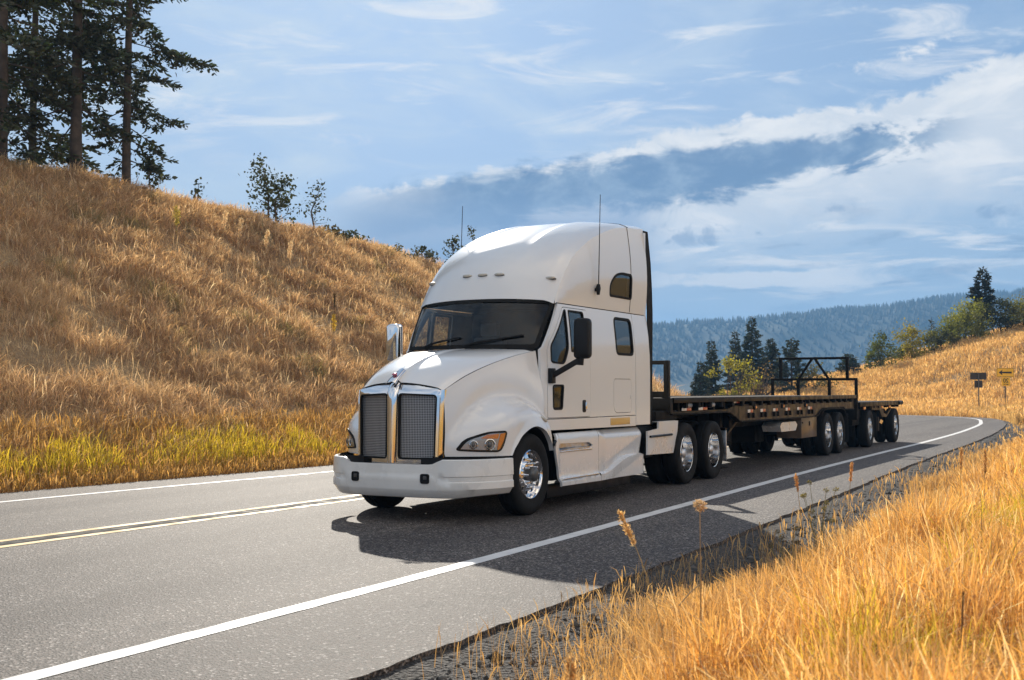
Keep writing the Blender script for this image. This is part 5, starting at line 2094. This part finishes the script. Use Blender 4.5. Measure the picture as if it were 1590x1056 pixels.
def umbel(px, Y, h, n, label, hcol, seed, spread=.16, hr=.018, group=None, name='wild_carrot', stemcol=(.22, .20, .09)):
    global rng
    keep = rng
    rng = np.random.default_rng(seed)
    x, y = at(px, Y)
    z0 = tz(x, y) - .03
    root = thing(name, label, 'weed', (x, y, z0), 0, group)
    mk = 'stalk_%d_%d' % (int(stemcol[0] * 100), int(stemcol[1] * 100))
    if mk not in MATS:
        mat(mk, stemcol, .8, var=.25, vscale=8)
    sm_ = MB()
    P, D, L = [], [], []
    for i in range(n):
        hh = h * rng.uniform(.5, 1)
        az = rng.uniform(0, 6.28)
        e = np.array([math.cos(az) * spread * rng.uniform(.3, 1), math.sin(az) * spread * rng.uniform(.3, 1), hh])
        sm_.tube([(0, 0, 0), tuple(e * np.array([.3, .3, .55])), tuple(e)], [.004, .003, .002], 5)
        v = rng.normal(0, 1, (60, 3))
        v /= np.linalg.norm(v, axis=1)[:, None]
        P.append(e + v * hr * rng.uniform(.2, 1, (60, 1)) * np.array([[1, 1, .75]]))
        D.append(v)
        L.append(rng.uniform(.5, 1, 60) * hr * .8)
    sm_.build('stem', mk, root, smooth=60)
    for p_, d_, l_ in zip(P, D, L):
        c = np.array(hcol)[None] * rng.lognormal(0, .3, (len(p_), 1))
        quads_from(p_, d_, l_ * .5, l_, c, 'seed_head', 'dry_grass', root, None)
    rng = keep
    return root


UG = 'wild carrots gone to seed by the gravel'
umbel(1214, 10.4, .72, 7, 'wild carrot with dark round seed heads left of the bare orange spike', (.12, .10, .045), 71, .14, .02, UG)
umbel(1268, 11.0, .95, 9, 'taller wild carrot with olive seed heads against the grey road', (.16, .15, .05), 72, .17, .022, UG)
umbel(1296, 10.2, .45, 6, 'low wild carrot with dark heads at the pavement edge', (.14, .11, .05), 73, .2, .018, UG)
umbel(1118, 7.2, .34, 4, 'small white flowered yarrow in the dry grass', (.72, .68, .60), 74, .10, .022, None, 'yarrow')
umbel(1352, 13.5, .42, 5, 'white flowered yarrow at the edge of the gravel', (.70, .68, .58), 75, .14, .026, None, 'yarrow')
umbel(905, 5.6, .34, 4, 'yarrow with yellowish heads on the gravel near the bottom edge', (.42, .38, .16), 76, .10, .02, None, 'yarrow')

PG = 'pale plumes on the left hillside'
for px, Y, h, lab in ((346, 1385, 1.0, 'pale seed plume on the upper left slope, leftmost of the plumes'),
                      (370, 1392, .9, 'pale seed plume just right of the leftmost plume'),
                      (411, 1412, .95, 'yellowish seed plume in the middle of the slope'),
                      (447, 1432, 1.0, 'white seed plume lowest and furthest right of the plumes')):
    stalk(px, Y, h, lab, (.08, -.05), .5, .12, (.45, .33, .18), 'seed_plume', .008, hcol=(.74, .62, .44), group=PG)
stalk(519, 1515, 1.0, 'dark upright mullein stalk on the slope left of the truck mirror', (.0, 0), .4, .035, (.06, .045, .03), 'mullein_stalk', .012, hcol=(.10, .075, .04), kind_cat='weed')
stalk(518, 1528, .55, 'bright yellow weed below the dark mullein stalk', (.0, 0), .45, .09, (.35, .30, .06), 'yellow_weed', .008, hcol=(.62, .48, .05), kind_cat='weed')
stalk(274, 1372, .8, 'yellow green weed near the top of the left slope', (.0, 0), .5, .16, (.30, .28, .08), 'yellow_weed', .008, hcol=(.40, .36, .06), kind_cat='weed')


# ================================================================== road signs on the bend
def sign_plate(mb, cx, cz, w, h, y0, y1, r=.035):
    o_ = rpoly([(cx - w / 2, cz - h / 2), (cx - w / 2, cz + h / 2), (cx + w / 2, cz + h / 2), (cx + w / 2, cz - h / 2)], r, 4)
    return mb.plate(o_, [], lambda a, z: 0, y1 - y0, mapf=lambda d, x, z: (x, y0 - d, z))


def text_mesh(txt, size, name, material, parent, loc, flip=False):
    cu = bpy.data.curves.new(name, 'FONT')
    cu.body = txt
    cu.size = size
    cu.align_x = 'CENTER'
    cu.align_y = 'CENTER'
    cu.extrude = .004
    cu.offset = .012 * size
    ob = bpy.data.objects.new(name, cu)
    COL.objects.link(ob)
    dg = bpy.context.evaluated_depsgraph_get()
    me = bpy.data.meshes.new_from_object(ob.evaluated_get(dg))
    bpy.data.objects.remove(ob)
    for v in me.vertices:
        x, y, z = v.co
        v.co = (-x if flip else x, -z, y)
    if flip:
        me.flip_normals()
    me.materials.clear()
    me.materials.append(MATS[material])
    o = bpy.data.objects.new(name, me)
    COL.objects.link(o)
    o.parent = parent
    o.location = loc
    return o


SGN = 'warning signs at the bend'
x, y = at(1560, 80)
z0 = tz(x, y)
zc = CAMZ + (606 - 578.5) / 1850 * 80 - z0
sg = thing('road_sign', 'yellow warning sign with a black arrow pointing left above a small speed plate', 'road sign', (x, y, z0), R(7), SGN)
MB().box(-.035, .035, -.035, .035, -.1, zc + .2, .006).build('post', 'galvanised_post', sg)
ap = sign_plate(MB(), 0, zc, 1.22, .60, -.042, -.060).build('arrow_plate', 'sign_yellow', sg)
o_ = rpoly([(-.595, zc - .285), (-.595, zc + .285), (.595, zc + .285), (.595, zc - .285)], .03, 4)
MB().plate(o_, [offset_poly(o_, -.018)], lambda a, z: 0, .003, mapf=lambda d, x, z: (x, -.0605 - .003 + d, z)).build('border', 'sign_black', ap)
arrow = [(-.47, zc), (-.20, zc + .185), (-.235, zc + .05), (.46, zc + .062), (.46, zc - .062), (-.235, zc - .05), (-.20, zc - .185)]
MB().plate(arrow, [], lambda a, z: 0, .003, mapf=lambda d, x, z: (x, -.0605 - .003 + d, z)).build('arrow', 'sign_black', ap)
sp = sign_plate(MB(), .03, zc - .61, .60, .58, -.042, -.058).build('speed_plate', 'sign_yellow', sg)
text_mesh('20', .40, 'numerals', 'sign_black', sp, (.03, -.063, zc - .55), True)
text_mesh('M.P.H.', .13, 'lettering', 'sign_black', sp, (.03, -.063, zc - .80), True)
x, y = at(1519, 78)
z0 = tz(x, y)
zc = CAMZ + (606 - 584) / 1850 * 78 - z0
sg = thing('road_sign', 'dark brown back of a warning sign with a smaller square plate below', 'road sign', (x, y, z0), R(-12), SGN)
MB().box(-.035, .035, -.035, .035, -.1, zc + .2, .006).build('post', 'galvanised_post', sg)
sign_plate(MB(), 0, zc, 1.0, .46, .060, .042).build('sign_panel', 'sign_back', sg)
sign_plate(MB(), .0, zc - .53, .50, .46, .058, .042).build('small_panel', 'sign_back', sg)
MB().box(-.05, .05, -.055, -.036, zc - .15, zc - .11, .004).box(-.05, .05, -.055, -.036, zc + .11, zc + .15, .004).build('clamp', 'galvanised_post', sg)

# ================================================================== air
bm = bmesh.new()
bmesh.ops.create_cube(bm, size=1)
for v in bm.verts:
    v.co = Vector((v.co.x * 7200, v.co.y * 7200, -9 if v.co.z < 0 else 215))
hz = MB().bm(bm).build('haze', 'rubber', None, smooth=0, kind='stuff')
m = bpy.data.materials.new('haze')
m.use_nodes = True
nt = NT(m.node_tree)
m.node_tree.nodes.clear()
out = nt.n('ShaderNodeOutputMaterial')
pv = nt.n('ShaderNodeVolumePrincipled')
pv.inputs['Color'].default_value = (.25, .56, 1.0, 1)
pv.inputs['Density'].default_value = HAZE_D
pv.inputs['Anisotropy'].default_value = 0.0
nt.link(pv.outputs[0], out.inputs['Volume'])
hz.data.materials.clear()
hz.data.materials.append(m)

# ================================================================== sky with clouds
world = bpy.data.worlds.new('World')
scene.world = world
world.use_nodes = True
nt = NT(world.node_tree)
world.node_tree.nodes.clear()
out = nt.n('ShaderNodeOutputWorld')
bg = nt.n('ShaderNodeBackground')
bg.inputs['Strength'].default_value = SKY_S
sky = nt.n('ShaderNodeTexSky')
sky.sky_type = 'NISHITA'
sky.sun_disc = False
sky.sun_elevation = SUN_EL
sky.sun_rotation = SUN_AZ
sky.air_density = 1.0
sky.dust_density = 1.2
sky.ozone_density = 1.5
tc = nt.n('ShaderNodeTexCoord')
sx = nt.n('ShaderNodeSeparateXYZ')
nt.link(tc.outputs['Generated'], sx.inputs[0])
U = nt.m('ARCTAN2', sx.outputs[0], sx.outputs[1])
V = nt.m('ARCSINE', sx.outputs[2])
A = lambda px: math.atan((px - 795) / 1850)
B = lambda py: math.atan((606 - py) / 1850)


def band(x, lo, hi, soft):
    return nt.mul(nt.ss(x, lo - soft, lo + soft), nt.ss(x, hi + soft, hi - soft))


def skynoise(su, sv, seed, detail=8, rough=.58, dist=.0):
    return nt.noise(nt.xyz(nt.add(nt.mul(U, su), seed), nt.add(nt.mul(V, sv), seed * .37), seed * .71), 1.0, detail, rough, dist)


S_ = 1.0 / (SKY_S * 2 ** EXPO)
WHITE = tuple(q * S_ for q in (1.0, .99, .97))
GREY = tuple(q * S_ for q in (.15, .26, .44))
PALE = tuple(q * S_ for q in (.74, .84, .92))
col = sky.outputs[0]
# keep the blue a clear summer blue
col = nt.mix(1.0, col, SKY_TINT, 'MULTIPLY')
# the glare round the sun is held back the way haze holds it: c / (1 + c / m)
LIM = (.37, .48, .69)
v1 = nt.n('ShaderNodeVectorMath', operation='MULTIPLY_ADD')
nt.link(col, v1.inputs[0])
v1.inputs[1].default_value = tuple(SKY_S / q for q in LIM)
v1.inputs[2].default_value = (1, 1, 1)
v2 = nt.n('ShaderNodeVectorMath', operation='DIVIDE')
nt.link(col, v2.inputs[0])
nt.link(v1.outputs[0], v2.inputs[1])
col = v2.outputs[0]
# unseen bright clouds behind the camera, added to light the truck's near side
bk = nt.noise(tc.outputs['Generated'], 2.2, 7, .55)
cosv = sx.outputs[1]
bm_ = nt.mul(nt.mul(nt.ss(bk, .38, .62), nt.ss(cosv, .45, .05)), nt.ss(nt.add(sx.outputs[0], nt.mul(sx.outputs[1], .35)), -.70, .30, .28, 1.0))  # added clouds thinned to the left so the truck's front stays darker
col = nt.mix(nt.mul(bm_, nt.ss(sx.outputs[2], -.02, .12)), col, tuple(q / SKY_S for q in BACK_FILL_C))
# thin high veil and wisps
veil = skynoise(7, 22, 3.1, 7, .6, .6)
vm = nt.mul(nt.ss(veil, .40, .72), nt.ss(U, A(1560), A(500), .20, .75))
col = nt.mix(vm, col, PALE)
glow = nt.mul(nt.ss(U, A(1000), A(-100)), nt.ss(V, B(420), B(150), 1.0, .35))
col = nt.mix(nt.mul(glow, .80), col, tuple(q * S_ for q in (.62, .75, .88)))
w1 = skynoise(8, 38, 11.7, 9, .64, .7)
wm = nt.mul(nt.ss(w1, .50, .70), band(V, B(240), B(-60), .03))
col = nt.mix(nt.mul(wm, .65), col, WHITE)
# low pale band over the hills
lo = nt.ss(V, B(330), B(600))
col = nt.mix(nt.mul(lo, .75), col, tuple(q * S_ for q in (.66, .75, .84)))
# streaky stratus, lower right
st = skynoise(8, 52, 21.3, 10, .62, .7)
stv = nt.mul(band(V, B(470), B(215), .035), nt.ss(U, A(880), A(1060)))
col = nt.mix(nt.mul(stv, .55), col, tuple(q * S_ for q in (.52, .64, .78)))
col = nt.mix(nt.mul(nt.mul(nt.ss(st, .49, .66), stv), .95), col, WHITE)
st2 = skynoise(10, 44, 33.9, 9, .6, .5)
sm2 = nt.mul(nt.ss(st2, .52, .66), band(V, B(480), B(290), .03))
col = nt.mix(nt.mul(sm2, nt.ss(U, A(930), A(1100), 0.0, .8)), col, tuple(q * S_ for q in (.30, .41, .57)))
# row of low bright cumulus above the mountain
cu = skynoise(26, 44, 15.2, 9, .6, .2)
cb = nt.add(nt.ss(nt.m('ABSOLUTE', nt.sub(V, B(436))), .014, .002), nt.mul(nt.sub(cu, .5), 1.8))
cm = nt.mul(nt.ss(cb, .55, .85), band(U, A(1000), A(1320), .02))
col = nt.mix(nt.mul(cm, .85), col, WHITE)
# the big bank: billowing top edge climbing to the right, grey body underneath
edge = nt.add(nt.mul(nt.sub(U, A(520)), (B(128) - B(305)) / (A(1590) - A(520))), B(300))
bl = skynoise(26, 34, 41.2, 11, .62, .25)
bl2 = skynoise(9, 11, 52.5, 4, .5)
bl3 = skynoise(60, 80, 47.7, 6, .6)
d = nt.sub(edge, V)
d = nt.add(d, nt.add(nt.mul(nt.sub(bl, .5), .048), nt.add(nt.mul(nt.sub(bl2, .5), .050), nt.mul(nt.sub(bl3, .5), .010))))
inb = nt.ss(d, -.001, .007)
lowf = nt.ss(U, A(440), A(640))
bn = skynoise(12, 32, 63.7, 10, .62, .6)
thick = nt.add(nt.mul(nt.ss(U, A(560), A(900)), .030), .034)
fall = nt.ss(nt.add(nt.m('DIVIDE', d, thick), nt.mul(nt.sub(bn, .5), 1.2)), 2.0, 1.0)
bank = nt.mul(nt.mul(inb, fall), lowf)
tint = nt.mul(nt.ss(bn, .62, .40), .55)
col = nt.mix(bank, col, nt.mix(tint, WHITE, tuple(q * S_ for q in (.58, .67, .78))))
# grey lens of the cloud's shaded base
yc = nt.sub(B(333), nt.mul(nt.sub(U, A(560)), -.112))
th_ = nt.ss(U, A(1480), A(1000), .014, .029)
d2 = nt.m('ABSOLUTE', nt.sub(V, nt.add(yc, nt.mul(nt.sub(bl2, .5), .02))))
d2 = nt.add(d2, nt.add(nt.mul(nt.sub(bn, .5), .060), nt.mul(nt.sub(bl, .5), .03)))
lens = nt.mul(nt.ss(d2, th_, nt.mul(th_, .45)), nt.mul(nt.ss(U, A(500), A(760)), nt.ss(U, A(1540), A(1400))))
gs = nt.ss(nt.add(nt.mul(bl, .6), nt.mul(bn, .4)), .40, .62)
col = nt.mix(nt.mul(lens, .94), col, nt.mix(gs, GREY, tuple(q * S_ for q in (.34, .46, .61))))
# grey-blue veil below the bank's left half, behind the hill and the cab
gv = nt.mul(band(V, B(440), B(318), .020), nt.mul(nt.ss(U, A(440), A(600)), nt.ss(U, A(1060), A(960))))
col = nt.mix(nt.mul(gv, .78), col, tuple(q * S_ for q in (.30, .42, .62)))
# a few small dark puffs
for px, py, rx, ry, sd in ((1090, 375, 58, 22, 1.0), (1307, 332, 32, 17, 2.0), (1557, 352, 28, 14, 3.0)):
    nn = skynoise(46, 60, 70 + sd * 3.3, 9, .60, .5)
    du = nt.m('DIVIDE', nt.sub(U, A(px)), rx / 1850)
    dv = nt.m('DIVIDE', nt.sub(V, B(py)), ry / 1850)
    q = nt.m('SQRT', nt.add(nt.mul(du, du), nt.mul(dv, dv)))
    q = nt.add(q, nt.add(nt.mul(nt.sub(nn, .5), 5.5), nt.mul(nt.ss(dv, -.2, -.6), .5)))
    col = nt.mix(nt.mul(nt.ss(q, 1.15, .1), .62), col, tuple(k_ * S_ for k_ in (.27, .38, .56)))
# small bright puffs, upper right
pn = skynoise(30, 46, 91.0, 8, .6, .3)
edge2 = nt.add(nt.mul(nt.sub(U, A(1290)), (B(95) - B(130)) / (A(1480) - A(1290))), B(128))
dd = nt.m('ABSOLUTE', nt.sub(V, edge2))
pm = nt.mul(nt.mul(nt.ss(dd, .009, .001), nt.ss(pn, .46, .58)), band(U, A(1270), A(1490), .012))
col = nt.mix(nt.mul(pm, .9), col, WHITE)
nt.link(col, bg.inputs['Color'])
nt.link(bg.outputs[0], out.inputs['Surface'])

# ================================================================== sun, camera, output
sl = bpy.data.lights.new('sun', 'SUN')
sl.energy = SUN_E
sl.angle = R(.55)
sl.color = (1.0, .92, .80)
so = bpy.data.objects.new('sun', sl)
COL.objects.link(so)
dv = Vector((math.sin(SUN_AZ) * math.cos(SUN_EL), math.cos(SUN_AZ) * math.cos(SUN_EL), math.sin(SUN_EL)))
so.rotation_euler = (-dv).to_track_quat('-Z', 'Y').to_euler()
so.location = (-10, 60, 40)

cam = bpy.data.cameras.new('camera')
cam.sensor_width = 36
cam.lens = 36 * 1850 / 1590
cam.clip_start = .1
cam.clip_end = 20000
cam.dof.use_dof = True
cam.dof.focus_distance = 16.0
cam.dof.aperture_fstop = 4.8
co_ = bpy.data.objects.new('camera', cam)
COL.objects.link(co_)
co_.location = (0, 0, CAMZ)
co_.rotation_euler = (math.pi / 2 + math.atan(78 / 1850), 0, 0)
scene.camera = co_

vs = scene.view_settings
scene.display_settings.display_device = 'sRGB'
vs.view_transform = 'Standard'
vs.look = 'None'
vs.exposure = EXPO
vs.gamma = 1
vs.use_curve_mapping = False
cy = scene.cycles
cy.max_bounces = 8
cy.diffuse_bounces = 3
cy.glossy_bounces = 4
cy.transmission_bounces = 4
cy.transparent_max_bounces = 12
cy.volume_bounces = 0
cy.sample_clamp_indirect = 6
cy.use_denoising = True
